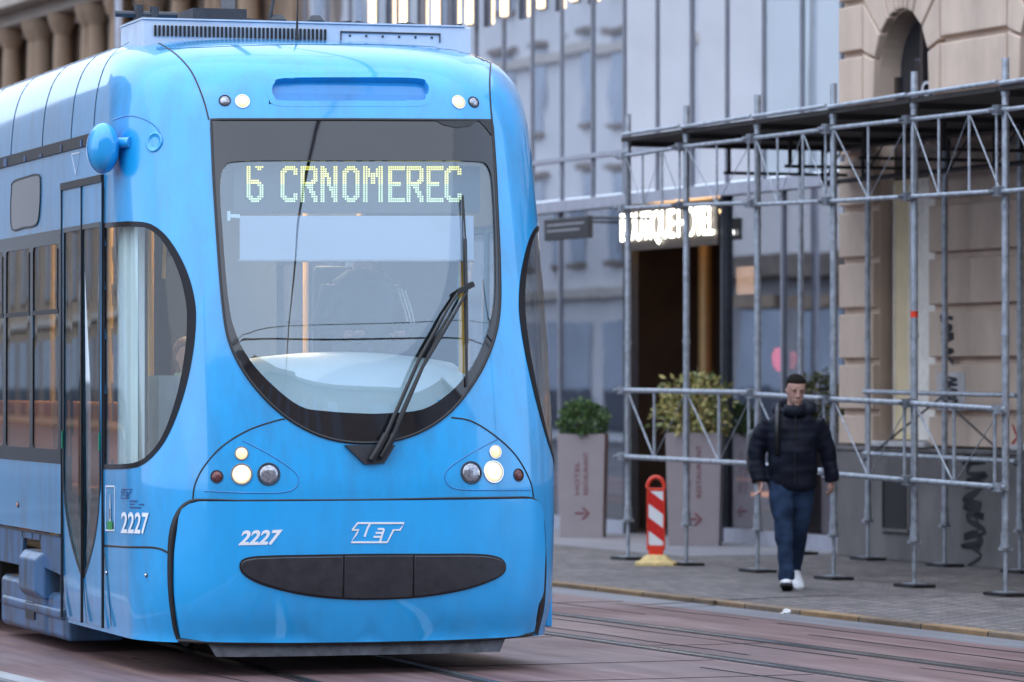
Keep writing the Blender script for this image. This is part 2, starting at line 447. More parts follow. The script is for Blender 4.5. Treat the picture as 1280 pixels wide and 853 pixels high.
# keep the top corners crisp: drop spline overshoot there
WS = dedupe(WS, .01)
WSI = outline('F', spline([(300,202),(370,201),(440,201),(520,201),(592,202),(610,209),(616,240),(619,320),(618,380),(607,424),(588,462),(562,491),(528,512),(480,517),(450,517),(405,514),(375,508),(342,483),(312,450),(293,412),(285,370),(279,300),(275,235),(281,208)], True, 4))
CW = outline('L', densify([(130,587),(130,279)], step=20) + spline([(130,279),(165,277),(190,281),(212,300),(232,335),(243,372),(245,405),(240,450),(228,500),(210,545),(190,572),(168,585),(130,587)], False, 5))
CW = dedupe(CW, .006)
CWI = shrink(CW, .030)
BAND = outline('L', densify([(76,578),(76,288),(5,299),(5,574)], True, 20))
y_end = 8.2
b_y0 = min(p[0] for p in BAND); zt = max(p[1] for p in BAND); zb = min(p[1] for p in BAND)
BAND = [(b_y0, zb), (b_y0, zt), (y_end, zt), (y_end, zb)]
d_y0 = UV('L', 129, 450)[0]; d_y1 = UV('L', 78, 450)[0]; d_ym = (d_y0+d_y1)/2
def rrect(u0, u1, v0, v1, r, k=4):
    P = []
    for cx, cy, a0 in ((u1-r, v1-r, 0), (u0+r, v1-r, 90), (u0+r, v0+r, 180), (u1-r, v0+r, 270)):
        for i in range(k+1):
            a = math.radians(a0+90*i/k); P.append((cx+r*math.cos(a), cy+r*math.sin(a)))
    return P
z_dt = UV('L', 110, 284)[1]; z_db = UV('L', 100, 718)[1]; z_d2 = UV('L', 100, 592)[1]
def leafglass(u0, u1, outer_first):
    # a tall pane whose lower end tapers to a point at the door's meeting edge
    P = [(u0, z_dt), (u1, z_dt)]; n = 14
    if outer_first:                                    # outer edge is u0
        P = [(u1, z_dt), (u0, z_dt)]; k0, k1 = u0, u1
    else: k0, k1 = u1, u0
    for i in range(n+1):
        t = i/n; zz = z_d2+(z_db-z_d2)*t; P.append((k0+(k1-k0)*(t**2.2)*0.97, zz))
    P.append((k1, z_db)); return P
g1 = leafglass(d_y0+.07, d_ym-.02, True); g2 = leafglass(d_ym+.02, d_y1-.07, False)
WINS = []; u = b_y0+.07
wz0, wz1 = zb+.09, zt-.09
while u < y_end-1.0:
    w_ = .86; WINS.append((u, u+w_)); u += w_+.10
SLOT = outline('F', spline([(355,98),(437,97),(520,98),(533,104),(536,112),(532,121),(520,126),(437,126),(355,126),(343,121),(340,112),(343,104)], True, 4))
def deleter(grow):
    wsi = shrink(WSI, -grow); cwi = shrink(CWI, -grow); gA = shrink(g1, -grow); gB = shrink(g2, -grow)
    wr = [rrect(a-grow, b+grow, wz0-grow, wz1+grow, .05) for a, b in WINS]; sl = shrink(SLOT, -.015)
    y_sk = d_y1+.02
    def f(c):
        if c.y < 1.0 and inpoly((c.x, c.z), wsi) and c.y < yfront(c.x, c.z)+.12: return True
        if abs(c.x) < 1.0 and c.y < 1.2 and inpoly((c.x, c.z), sl): return True
        if abs(c.x) > .75:
            if c.z < 3.1:
                if inpoly((c.y, c.z), cwi): return True
                if inpoly((c.y, c.z), gA) or inpoly((c.y, c.z), gB): return True
                if c.y > b_y0:
                    for r in wr:
                        if inpoly((c.y, c.z), r): return True
        if c.z < .165: return True
        if c.z < .72 and c.y > y_sk and c.y < y_sk+2.6: return True
        return False
    return f
body = shell(0, deleter(.016)).build('body_shell', M['blue'], tram, smooth='all', fix=False)
shell(.06, deleter(.045)).build('cabin_lining', M['lining'], tram, smooth='all', fix=False)
# windshield: glass and its black border
fr = patch('F', WS, .004, .02, holes=[WSI], grid=.05)
ws_frame = fr.build('windshield_border', M['frit'], tram, smooth=True)
patch('F', shrink(WSI, -.006), -.004, .006, grid=.06).build('windshield', M['shield'], tram, smooth=True)
patch('F', outline('F', densify([(545,152),(596,152),(588,158),(570,160.5),(554,157)], True, 8)), .009, .004, grid=.2).build('sensor_cover', M['black'], tram)
patch('F', outline('F', densify([(598,152),(613,152),(613.5,170),(606,160)], True, 8)), .009, .004, grid=.2).build('sensor_cover', M['black'], tram)
rr = [(surf('F', *p, 0), nrm(pF, *p, Vector((0,-1,0)))) for p in WS]
ribbon(rr, .016, .008, h=.012, closed=True).build('windshield_seal', M['black'], tram, smooth='all')
# cab side windows
for dom, nm in (('L', 'cab_side_window'), ('R', 'cab_side_window')):
    w = patch(dom, CW, .004, .02, holes=[CWI], grid=.05).build(nm, M['frame'], tram, smooth=True)
    patch(dom, shrink(CWI, -.006), -.003, .006, grid=.08).build('pane', M['cabglass'], w, smooth=True)
# passenger windows in a dark band
for dom in 'LR':
    hol = [rrect(a, b, wz0, wz1, .04) for a, b in WINS]
    bn = patch(dom, BAND, .004, .012, holes=hol, grid=.3).build('window_band', M['frame'], tram)
    for (a, b), h in zip(WINS, hol):
        p = patch(dom, shrink(h, -.006), -.003, .006, grid=.3).build('window', M['sideglass'], tram)
        tz = wz1-.42; f = MB()
        fn, out = DOM[dom]; s = -1 if dom == 'L' else 1
        f.box(s*fw(2)*1.0-.012 if s > 0 else -fw(2)-.006, s*fw(2)+.006 if s > 0 else -fw(2)+.012, a, b, tz-.022, tz+.006)
        f.box(s*fw(2)-.012 if s > 0 else -fw(2)-.006, s*fw(2)+.006 if s > 0 else -fw(2)+.012, a+.02, a+.04, tz, wz1-.03)
        f.build('window_rail', M['black'], p)
# doors
for dom in 'LR':
    z0d = UV('L', 100, 776)[1]; z1d = UV('L', 100, 234)[1]
    for k, (a, b, g) in enumerate(((d_y0, d_ym, g1), (d_ym, d_y1, g2))):
        if dom == 'R': pass
        rect = [(a+.006, z0d), (b-.006, z0d), (b-.006, z1d), (a+.006, z1d)]
        d = patch(dom, rect, .008, .02, holes=[g], grid=.12).build('door_leaf', M['blue'], tram)
        patch(dom, shrink(g, -.008), .003, .006, grid=.2).build('door_glass', M['sideglass'], d)
        gr = patch(dom, shrink(g, -.018), .010, .004, holes=[shrink(g, .012)], grid=.3).build('door_glass_seal', M['frame'], d)
    fr_ = MB(); s = -1 if dom == 'L' else 1
    xw = s*(fw(2)+.003)
    for yy, ww in ((d_y0, .014), (d_ym, .018), (d_y1, .014)):
        fr_.box(xw-.008, xw+.008, yy-ww/2, yy+ww/2, z0d, z1d)
    fr_.box(xw-.012, xw+.012, d_y0, d_y1, z1d, z1d+.045)
    fr_.build('door_rubber', M['black'], tram)
for yy in (d_y0+.06, d_y1-.05):
    hb = MB(); hb.box(-fw(2)-.016, -fw(2), yy-.008, yy+.008, UV('L',100,562)[1], UV('L',100,540)[1])
    hb.build('door_button', simple('green_button', (0.0,0.22,0.12), 0.3), tram)
# small square-ish ventilation window above the band
vp = outline('L', spline([(17,228),(33,222),(49,219),(51,235),(50,262),(46,281),(30,285),(16,287),(14,262),(15,240)], True, 3))
v = patch('L', vp, .004, .008, grid=.1).build('display_window', simple('grey_side_display', (.14,.15,.17), .12), tram)
ribbon([(surf('L', *p), Vector((-1,0,0))) for p in vp], .012, .007, closed=True, h=.006).build('display_seal', M['black'], v)
# slot under the roof fairing
z_g = UV('L', 100, 178)[1]; gy0 = UV('L', 141, 162)[0]
sl = MB(); sl.box(-1.312, -1.28, gy0, 12.5, z_g-.035, z_g+.035)
so = sl.build('fairing_gap', M['black'], tram)
random.seed(5)
for yy in [gy0+.62*i+.15+random.uniform(-.15,.15) for i in range(9)]:
    sl = MB(); sl.box(-1.316, -1.30, yy, yy+random.uniform(.03,.12), z_g-.034, z_g+random.uniform(-.01,.03)); sl.build('gap_bracket', M['skirt'], so)
# fairing joints, body joints, and creases drawn as darker strips
sm = MB()
for px_t, py_t, px_b, py_b in ((12,95,0,140),(57,78,38,178),(80,68,82,166)):
    pass
for yv in (gy0+.55, gy0+1.25, gy0+2.2, gy0+3.3, gy0+4.4):
    pts = []
    for i in range(14):
        zz = z_g+.03+(3.76-z_g-.03)*i/13; x = -fw(zz); n = Vector((-1,0,max(0,(zz-3.3))*2.2)).normalized(); pts.append((Vector((x, yv, zz)), n))
    ribbon(pts, .007, .003).build('joint_crease_line', M['black'], tram, smooth='all')
seam([(190,50),(205,58),(222,70),(238,88),(248,108),(256,130),(261,150)], .009, .003).build('joint_crease_line', M['black'], tram, smooth='all')
seam([(613,52),(614,70),(612,100),(613,130),(615,150)], .010, .003).build('joint_crease_line', M['black'], tram, smooth='all')
seam([(196,62),(240,60),(290,58),(340,56.5),(390,56),(440,56),(500,57),(560,60),(612,66)], .005, .002).build('joint_crease_line', M['black'], tram, smooth='all')
seam([(241,625),(244,605),(256,582),(278,558),(310,538),(345,526),(356,524)], .008, .003).build('joint_crease_line', M['black'], tram, smooth='all')
seam([(564,522),(590,527),(620,546),(645,570),(662,600),(667,622)], .008, .003).build('joint_crease_line', M['black'], tram, smooth='all')
seam([(256,614),(300,616),(350,616),(368,611),(373,599),(366,588),(340,570),(304,551)], .007, .002).build('joint_crease_line', M['blue_dark'], tram, smooth='all')  # this and the next are creases, their shading put in as darker blue
seam([(663,613),(620,613),(575,612),(560,606),(556,594),(564,583),(590,566),(622,549)], .007, .002).build('joint_crease_line', M['blue_dark'], tram, smooth='all')
seam([(128,682),(160,684),(195,685),(212,692)], .012, .003).build('joint_crease_line', M['black'], tram, smooth='all')
seam([(128,586),(128,640),(128,682)], .007, .002).build('joint_crease_line', M['black'], tram, smooth='all')
seam([(131,692),(136,735),(139,783)], .009, .002).build('joint_crease_line', M['black'], tram, smooth='all')
seam([(131,235),(131,278)], .008, .002, smooth=False).build('joint_crease_line', M['black'], tram, smooth='all')
seam([(130,160),(130,234)], .006, .002, smooth=False).build('joint_crease_line', M['black'], tram, smooth='all')
# bumper
bz1 = UV('F', 450, 626)[1]; bz0 = UV('F', 450, 800)[1]
xl = -1.125; xr = 1.125
BP = []
for i in range(21):
    t = i/20; BP.append((xl+.06+(xr-xl-.12)*t, bz1))
BP = [(xl+.03, bz1-.09), (xl+.045, bz1-.045), (xl+.08, bz1-.015), (xl+.13, bz1)] + [(xl+.13+(xr-xl-.26)*i/16, bz1) for i in range(1, 16)] + [(xr-.13, bz1), (xr-.08, bz1-.015), (xr-.045, bz1-.045), (xr-.03, bz1-.09)]
BP += [(xr-.01, bz1-.3), (xr-.015, bz1-.55), (xr-.06, bz0+.02)] + [(xr-.06-(xr-xl-.12)*i/16, bz0+.012*math.sin(math.pi*i/16)*-1) for i in range(1, 16)] + [(xl+.06, bz0+.02), (xl+.015, bz1-.55), (xl+.01, bz1-.3)]
patch('F', BP, .018, .03, grid=.05, xs=XST).build('bumper', M['blue_clean'], tram, smooth=True)
BS = [(surf('F', *p, 0), nrm(pF, *p, Vector((0,-1,0)))) for p in shrink(BP, -.010)]
def wseam(pts, ws, off):
    q = spline(pts, False, 6); W = [w[0] for w in spline([(w, 0) for w in ws], False, 6)]
    return ribbon([hit(*p) for p in q], W, off, None, .012)
for P_, W_g in (([(300,626),(262,625),(240,627),(226,640),(217,665),(214,700),(214.5,740),(219,780),(224,799)], [.010,.012,.022,.038,.044,.036,.03,.026,.024]),
               ([(640,622),(662,623),(673,634),(677,656),(678,690),(677,720),(674,760),(667,792)], [.012,.014,.022,.03,.05,.075,.08,.07]),
               ([(300,626),(380,625.5),(460,625),(560,623),(640,622)], [.012]*5), ([(224,801),(300,804),(450,803),(600,799),(664,793)], [.02]*5)):
    wseam(P_, W_g, .014).build('bumper_gap', M['black'], tram, smooth='all')
def onb(dom, off0): return lambda u, v, o: surf(dom, u, v, off0+o)
MO = outline('F', spline([(300,703),(312,696),(345,694),(400,693),(464,692),(530,692),(590,692),(618,695),(629,703),(628,716),(610,727),(575,738),(525,746),(470,749),(420,748),(370,742),(325,730),(303,717)], True, 4))
mo = patch('F', MO, .022, .02, grid=.05).build('front_pad_recess', M['black'], tram)
xa = UV('F', 428, 720)[0]; xb = UV('F', 515, 720)[0]
def clip(poly, lo, hi):
    def cl(P, s, lim):
        out = []
        for i in range(len(P)):
            a = P[i-1]; b = P[i]; ia = s*(a[0]-lim) >= 0; ib = s*(b[0]-lim) >= 0
            if ia != ib: t = (lim-a[0])/(b[0]-a[0]); out.append((lim, a[1]+(b[1]-a[1])*t))
            if ib: out.append(b)
        return out
    if lo is not None: poly = cl(poly, 1, lo)
    if hi is not None: poly = cl(poly, -1, hi)
    return poly
mi = shrink(MO, .011)
for lo, hi in ((None, xa-.004), (xa+.004, xb-.004), (xb+.004, None)):
    patch('F', clip(mi, lo, hi), .036, .03, grid=.04).build('front_pad', M['blackpl'], tram, smooth=True, bevel=.006)
# recessed slot over the windshield
sr = patch('F', shrink(SLOT, -.035), .0015, .05, holes=[SLOT], grid=.04).build('slot_surround', M['blue'], tram, smooth=True)
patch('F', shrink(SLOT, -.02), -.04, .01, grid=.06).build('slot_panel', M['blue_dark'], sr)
if 0:
  bs = MB(); xm = UV('F', 436, 112)[0]; zc = UV('F', 436, 112)[1]
  bs.box(xm-.02, xm+.02, yfront(xm, zc)+.01, yfront(xm, zc)+.04, zc-.05, zc+.07); bs.build('slot_post', M['blue'], sr)
# lamps
def lamp(px, py, rpx, rim, core, name, parent=tram, glow=None, off=0.0):
    p, n = hit(px, py); r = rpx/F*(TM @ p).y; n = n.normalized()
    q = n.to_track_quat('Z', 'Y').to_matrix()
    root = None
    m = MB(); S = 24
    def rg(rad, h): return [p + q @ Vector((rad*math.cos(2*math.pi*j/S), rad*math.sin(2*math.pi*j/S), h+off)) for j in range(S)]
    m.rings([rg(r*1.12, -.03), rg(r*1.12, .003), rg(r*1.08, .006), rg(r*.98, .006), rg(r*.96, -.004), rg(r*.5,-.006)], cap=True)
    root = m.build(name, rim, parent, smooth=True)
    m = MB(); m.rings([rg(r*.95, -.002), rg(r*.9, .004), rg(r*.7, .009), rg(r*.4, .012), rg(r*.1, .013)]); m.build('lens', core, root, smooth='all')
    if glow:
        m = MB(); m.rings([rg(r*.66, .009), rg(r*.6, .0155), rg(r*.2, .018)]); m.build('bulb', glow, root, smooth='all')
    return root
for (x, y, r, k) in ((271,596,7.5,'red'),(302,593,12.5,'on'),(302,567,8,'small'),(336,593,13,'clear'),
                     (589,591,13,'clear'),(617,590,13,'on'),(619,565,8,'small'),(648,594,7.5,'red'),
                     (281,126,7,'clear'),(303,127,8.5,'top'),(573,128,8.5,'top'),(592,128,7,'clear')):
    if k == 'red': lamp(x, y, r, M['darkgrey'], M['lens_red'], 'marker_lamp')
    elif k == 'on': lamp(x, y, r, M['chrome'], M['lamp_on'], 'headlight', glow=M['lamp_glow'])
    elif k == 'small': lamp(x, y, r, M['chrome'], M['lamp_small'], 'headlight')
    elif k == 'top': lamp(x, y, r, M['chrome'], M['lamp_small'], 'roof_lamp')
    else: lamp(x, y, r, M['darkgrey'], M['lens_clear'], 'roof_lamp' if y < 200 else 'headlight')
lamp(23, 631, 3.5, M['darkgrey'], M['lens_amber'], 'side_indicator')
for (x, y) in ((134,716),(183,719)): lamp(x, y, 2.5, M['darkgrey'], M['chrome'], 'panel_lock')
# dot for the small marks on the side
# lettering
def put_text(txt, corners, bold, name, mat, shear=0, off=.021, spacing=1.0):
    """corners: picture points bottom-left, bottom-right, top-left, top-right"""
    V, Fc = fit_text(txt, bold, shear, spacing)
    bl, br, tl, tr = [Vector(c) for c in corners]; mb = MB(); P = []
    for (u, v) in V:
        q = (bl*(1-u)+br*u)*(1-v)+(tl*(1-u)+tr*u)*v
        p, n = hit(*q); P.append(p+n*off)
    mb.add_mesh(P, Fc); k = len(P)
    return mb.build(name, mat, tram)
put_text('2227', ((298,682),(348,681),(302,663),(353,662)), .034, 'fleet_number', M['white'], .1, .0215, 1.0)
put_text('2227', ((152,667),(185,668),(153,640),(187,641)), .02, 'fleet_number', M['white'], 0, .006, 1.0)
def poly_px(pts, mb, off): 
    P = [hit(*p) for p in pts]; n = len(mb.v); mb.v += [p+nn*off for p, nn in P]; mb.face([n+i for i in range(len(P))])
# outlined three-letter emblem, drawn as strips
def emblem(fx, off, name, mat, w):
    lg = MB()
    def L(pts, ww=w): ribbon([hit(*fx(*p)) for p in pts], ww, off, lg, .002)
    # in a 100 x 40 box
    L([(2,14),(12,0),(100,0),(92,14),(80,14),(68,39),(0,39),(10,22),(14,14),(1,14)])
    L([(36,0),(31,10),(25,28)]); L([(62,12),(50,12)]); L([(62,12),(54,39)]); L([(60,20),(46,20)]); L([(57,28),(42,28)])
    return lg.build(name, mat, tram)
emblem(lambda x, y: (438+x*.66, 654+y*.61), .0215, 'operator_emblem', M['white'], .011)
emblem(lambda x, y: (152+x*.13, 612+y*.28), .006, 'operator_emblem', M['navy_text'], .006)
em = MB()
for i, wd in enumerate((9, 17, 13)): ribbon([hit(163, 626.5+4*i), hit(163+wd, 626.8+4*i)], .008, .005, em, .002)
em.build('small_print', M['navy_text'], tram)
wm = MB(); ribbon([hit(*p) for p in densify([(133,608),(144,608),(144,663),(133,663)], True, 5)], .008, .006, wm, .003, True)
wm.build('emblem_frame', M['white'], tram)
wm = MB(); ribbon([hit(138.5, y) for y in (652,640,630,618)], [.05,.045,.03,.012], .006, wm, .002); wm.build('emblem_tower', simple('pale_emblem',(.45,.5,.55),.5), tram)
wm = MB(); ribbon([hit(135.2,657), hit(142,657)], .05, .007, wm, .002); wm.build('emblem_hill', M['green'], tram)
wm = MB(); ribbon([hit(138.5, 649), hit(138.5,636)], .016, .0075, wm, .002); wm.build('emblem_door', M['lens_red'], tram)
tv = MB(); ribbon([hit(90,193), hit(95,218), hit(100,191), hit(90,193)], .007, .004, tv, .002); tv.build('triangle_mark', M['white'], tram)
# wiper
def gl(px, py, off): p, n = hit(px, py); return p+n*off
wp = MB(); wp.mat(M['black'])
patch('F', outline('F', densify([(430,557),(493,557),(480,579),(455,581)], True, 6)), .02, .03, grid=.03).build('wiper_plinth', M['blackpl'], tram)
wi = MB()
wi.tube([gl(462,576,.045), gl(470,562,.06), gl(479,545,.065)], .022, 10).tube([gl(474,572,.045), gl(481,560,.06), gl(489,545,.065)], .022, 10)
wi.tube([gl(479,545,.065), gl(520,452,.065), gl(556,388,.06), gl(571,366,.05)], [.013,.011,.009,.009], 8)
wi.tube([gl(487,548,.065), gl(524,462,.07), gl(566,392,.06), gl(580,366,.05)], [.013,.011,.009,.009], 8)
wi.tube([gl(492,530,.066), gl(520,468,.066), gl(560,392,.06)], .006, 6)
wi.bar(gl(568,368,.05), gl(587,358,.05), .03); 
wiper = wi.build('wiper_arm', M['black'], tram, smooth=True)
wb = MB()
for (a, b, r) in (((577,246),(580,300),.006),((580,300),(581,360),.010),((581,360),(582,430),.010),((582,430),(582,484),.006)):
    wb.tube([gl(*a, .022), gl(*b, .022)], r, 8)
for i in range(8): pass
wb.tube([gl(577,246,.008)]+[gl(577+5*t/10, 246+238*t/10, .008) for t in range(1,11)], .004, 6)
wb.build('wiper_blade', M['black'], wiper, smooth=True)
# mirror pod on its short arm, and the sunk dish behind it
mp = MB(); c, n = hit(148, 186)
c = c + Vector((-.10,-.02,0))
S = 36; R = []
for i, (d, r) in enumerate(((-.135,.045),(-.13,.085),(-.10,.125),(-.05,.148),(.01,.152),(.06,.14),(.09,.11),(.10,.05))):
    R.append([c + Vector((r*.62*math.cos(2*math.pi*j/S), d, r*math.sin(2*math.pi*j/S))) for j in range(S)])
R = [[Vector((p.x, p.y, p.z)) for p in r] for r in R]
mp.rings(R); pod = mp.build('camera_pod', M['blue_clean'], tram, smooth=True)
mp = MB(); mp.rings([[c + Vector((x*.084, .0, 0)) + Vector((0, 0, 0)) for x in (0,0,0)]]*0 or [[c + Vector((.156*.62*math.cos(2*math.pi*j/S)*f, y, .153*math.sin(2*math.pi*j/S)*f)) for j in range(S)] for y, f in ((-.012,1.0),(-.004,1.0))])
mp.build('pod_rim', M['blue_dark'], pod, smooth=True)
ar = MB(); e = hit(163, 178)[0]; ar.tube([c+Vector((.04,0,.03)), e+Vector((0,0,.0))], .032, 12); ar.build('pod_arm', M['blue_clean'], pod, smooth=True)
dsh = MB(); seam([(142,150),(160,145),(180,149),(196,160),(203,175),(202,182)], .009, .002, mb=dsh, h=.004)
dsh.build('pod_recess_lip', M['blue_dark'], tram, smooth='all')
dk, dn = hit(193, 178); dq = dn.to_track_quat('Z','Y').to_matrix(); d2 = MB()
d2.rings([[dk + dq @ Vector((r*math.cos(2*math.pi*j/S), r*math.sin(2*math.pi*j/S), h)) for j in range(S)] for r, h in ((.062,-.01),(.06,.006),(.05,.008),(.045,.001),(.02,-.001))])
d2.build('pod_socket', M['blue_clean'], tram, smooth='all')
if 0:
  pr = MB(); q0 = xside(.9, 3.0); pr.tube([Vector((1.13, .62, 2.98)), Vector((1.175,.60,2.96)), Vector((1.18,.62,2.8))], .03, 10); pr.build('pod_stub', M['blue_dark'], tram, smooth=True)
# lower right fender plate
ft = MB()
for s in (1,):
    ft.box(1.262, 1.306, .66, 1.7, .20, .82)
ft.build('side_flap', M['blue'], tram, bevel=.01)
# obstacle guard
gd = MB(); R = []
G = [(-.98+1.90*i/24) for i in range(25)]
top = [Vector((x, yfront(x, .25)+.045, .26)) for x in G]; bot = [Vector((x*.90, yfront(x*.9, .25)+.035, .085)) for x in G]
n = len(gd.v); gd.v += top+bot+[p+Vector((0,.03,0)) for p in top]+[p+Vector((0,.03,0)) for p in bot]; k = 25
for i in range(k-1):
    gd.face((n+i, n+i+1, n+k+i+1, n+k+i)); gd.face((n+2*k+i, n+3*k+i, n+3*k+i+1, n+2*k+i+1)); gd.face((n+k+i, n+k+i+1, n+3*k+i+1, n+3*k+i)); gd.face((n+i, n+2*k+i, n+2*k+i+1, n+i+1))
for i in range(k-1): gd.face((n+i, n+i+1, n+2*k+i+1, n+2*k+i)) if False else None
gd.build('obstacle_guard', M['guard'], tram, smooth=True)
# underframe, wheels, floor
uf = MB(); uf.box(-.95, .95, .75, 12.5, .30, .55).box(-.8,.8,1.2,2.6,.16,.32).box(-1.0,1.0,.6,.95,.22,.34)
uf.build('underframe', M['black'], tram)
for wy in (3.0, 4.8, 9.6, 11.3):
    for sx in (-1, 1):
        w = MB(); w.tube([(sx*.43, wy, .31), (sx*.57, wy, .31)], .31, 24).tube([(sx*.40, wy, .31), (sx*.44, wy, .31)], .335, 24); w.build('wheel', M['darkgrey'], tram, smooth=True)
fl = MB(); fl.box(-1.06, 1.06, .65, 12.8, .50, .56); fl.build('cabin_floor', M['lining'], tram)
# bogie fairing low on the left and the skirt above it
yk = d_y1+.03
for s in (-1, 1):
    sk = MB(); x0, x1 = (-1.31, -1.28) if s < 0 else (1.28, 1.31)
    zt_ = .70
    sk.prism([(x0, yk, zt_), (x0, yk, .46), (x0, yk+.60, .49), (x0, yk+.68, .655), (x0, yk+1.28, .655), (x0, yk+1.32, .47), (x0, yk+2.6, .47), (x0, yk+2.6, zt_)], (x1-x0, 0, 0))
    sk.build('side_skirt', M['skirt'], tram, bevel=.006)
    so_ = MB(); so_.box(x0-.006 if s < 0 else x1, x0 if s < 0 else x1+.006, yk, yk+2.6, .70, .71)
    for yy in (yk+.68, yk+.95, yk+1.3): so_.box(x0-.004 if s < 0 else x1, x0 if s < 0 else x1+.004, yy, yy+.008, .66, .70)
    so_.build('skirt_joint', M['black'], tram)
    bg = MB(); xo = s*1.04; xi = s*.80
    def px_(f): return s*f
    def slab(y0, y1, z0, z1, xo, xi, tap=.03):
        bg.rings([[Vector((px_(xi), y0, z0)), Vector((px_(xi), y1, z0)), Vector((px_(xi), y1, z1)), Vector((px_(xi), y0, z1))],
                  [Vector((px_(xo-tap), y0, z0)), Vector((px_(xo-tap), y1, z0)), Vector((px_(xo-tap), y1, z1)), Vector((px_(xo-tap), y0, z1))],
                  [Vector((px_(xo), y0+tap, z0+tap)), Vector((px_(xo), y1-tap, z0+tap)), Vector((px_(xo), y1-tap, z1-tap)), Vector((px_(xo), y0+tap, z1-tap))]])
    slab(yk+.02, yk+.60, .04, .33, 1.28, .9); slab(yk+.62, yk+2.2, .04, .38, 1.29, .9)
    slab(yk+.55, yk+1.22, .28, .585, 1.36, 1.0, .05); slab(yk+.04, yk+2.1, .17, .25, 1.305, 1.0, .02)
    bo = bg.build('bogie_cover', M['skirt'], tram, smooth=False, bevel=.012)
    b2 = MB(); b2.box(0,1, yk+.95, yk+1.22, .14, .25) if False else b2.box(min(s*1.25,s*1.30), max(s*1.25,s*1.30), yk+.95, yk+1.25, .13, .24)
    b2.build('bogie_step', M['black'], bo)
# roof equipment
rb = MB(); rb.box(-1.04, 1.04, 1.5, 2.15, 3.62, 3.885); ru = rb.build('roof_unit', M['roofgrey'], tram, bevel=.008)
lou = MB()
for i in range(42): lou.box(-.97+.026*i, -.957+.026*i, 1.488, 1.502, 3.785, 3.85)
lou.build('louvre', M['black'], ru)
lou = MB()
lou.box(.20, .84, 1.492, 1.4985, 3.832, 3.842); lou.box(.20, .206, 1.492, 1.4985, 3.785, 3.842); lou.box(.834, .84, 1.492, 1.4985, 3.785, 3.842)
for i in range(6): lou.ell((.26+.105*i, 1.495, 3.815), .008, .006, .008, 8, 6)
lou.build('access_panel', M['darkgrey'], ru)
for a, b in ((-1.02,-.42),(-.38,.28),(.32,.62),(.64,.99)):
    lid = MB(); R = []
    for t in range(9):
        u = t/8; zz = 3.905-.022*math.sin(math.pi*u)+.006
        R.append([Vector((a+(b-a)*u, 1.53, zz-.012)), Vector((a+(b-a)*u, 1.53, zz)), Vector((a+(b-a)*u, 2.15, zz)), Vector((a+(b-a)*u, 2.15, zz-.012))])
    lid.rings(R); lid.build('roof_lid', M['darkgrey'], ru)
tr = MB(); tr.box(-1.045, 1.0, 1.49, 2.16, 3.885, 3.895); tr.build('roof_trim', M['roofgrey'], ru)
an = MB(); an.tube([(-.10, 1.40, 3.76), (-.10,1.40,3.83), (-.095,1.40,4.02)], [.014,.008,.004], 8); an.build('antenna', M['black'], tram)
pg = MB(); pg.tube([(-.55,2.6,3.97),(.3,2.6,3.97)], .02, 8).bar((-.25,2.6,3.98),(-.05,3.4,4.6), .09).bar((-.05,3.4,4.6),(-.1,2.4,5.3), .05)
pg.box(-.5,-.15,2.5,2.9,3.93,4.05).tube([(.0,2.5,3.99),(.12,2.5,4.6)], .012, 8)
pg.tube([(-1.0,2.5,4.0),(-.6,2.5,4.0)], .02, 8).tube([(-.85,2.5,3.94),(-.85,2.5,4.06)], .03, 10).tube([(-.75,2.5,3.94),(-.75,2.5,4.05)], .03, 10)
for xx in (.05, .30): pg.tube([(xx,2.5,3.93),(xx,2.5,3.985),(xx,2.5,4.02)], [.05,.06,.03], 12)
pg.tube([(-.7,2.4,5.3),(.6,2.4,5.3)], .015, 6)
pg.build('pantograph', M['darkgrey'], tram, smooth=True)
# ---- inside the cab
def inside(px, py, back): 
    """a point the given distance behind the skin seen at a picture point"""
    d = (TI.to_3x3() @ Vector(((px-CX)/F, 1, -(py-HY)/F))).normalized(); return hit(px, py)[0] + d*back
def sheet(corners, back, name, mat, parent=tram, th=.02):
    P = [inside(*c, back) for c in corners]; m = MB(); m.prism(P, Vector((0, th, 0))); return m.build(name, mat, parent)
db = sheet(((292,266),(600,266),(600,208),(292,208)), .10, 'destination_display', M['led_off'], th=.12)
FONT = {
'6': ["##..####","##...##.","##......","##......","##......","##......","######..","#######.","##...###","##....##","##....##","##....##","##....##","###..###",".######.","..####.."],
'C': ["..#####.",".#######","###...##","##....##","##......","##......","##......","##......","##......","##......","##......","##......","##....##","###...##",".#######","..#####."],
'R': ["#######.","########","##....##","##....##","##....##","##....##","##...###","#######.","######..","##.###..","##..##..","##..###.","##...##.","##...###","##....##","##....##"],
'N': ["##....##","###...##","###...##","####..##","####..##","##.##.##","##.##.##","##.##.##","##.##.##","##..####","##..####","##...###","##...###","##...###","##....##","##....##"],
'O': ["..####..",".######.","###..###","##....##","##....##","##....##","##....##","##....##","##....##","##....##","##....##","##....##","##....##","###..###",".######.","..####.."],
'M': ["##....##","###..###","###..###","########","########","##.##.##","##.##.##","##.##.##","##....##","##....##","##....##","##....##","##....##","##....##","##....##","##....##"],
'E': ["########","########","##......","##......","##......","##......","##......","######..","######..","##......","##......","##......","##......","##......","########","########"]}
ld = MB()
def dot(px, py, r):
    r = 1.02
    ld.quad(inside(px-r, py+r, .094), inside(px+r, py+r, .094), inside(px+r, py-r, .094), inside(px-r, py-r, .094))
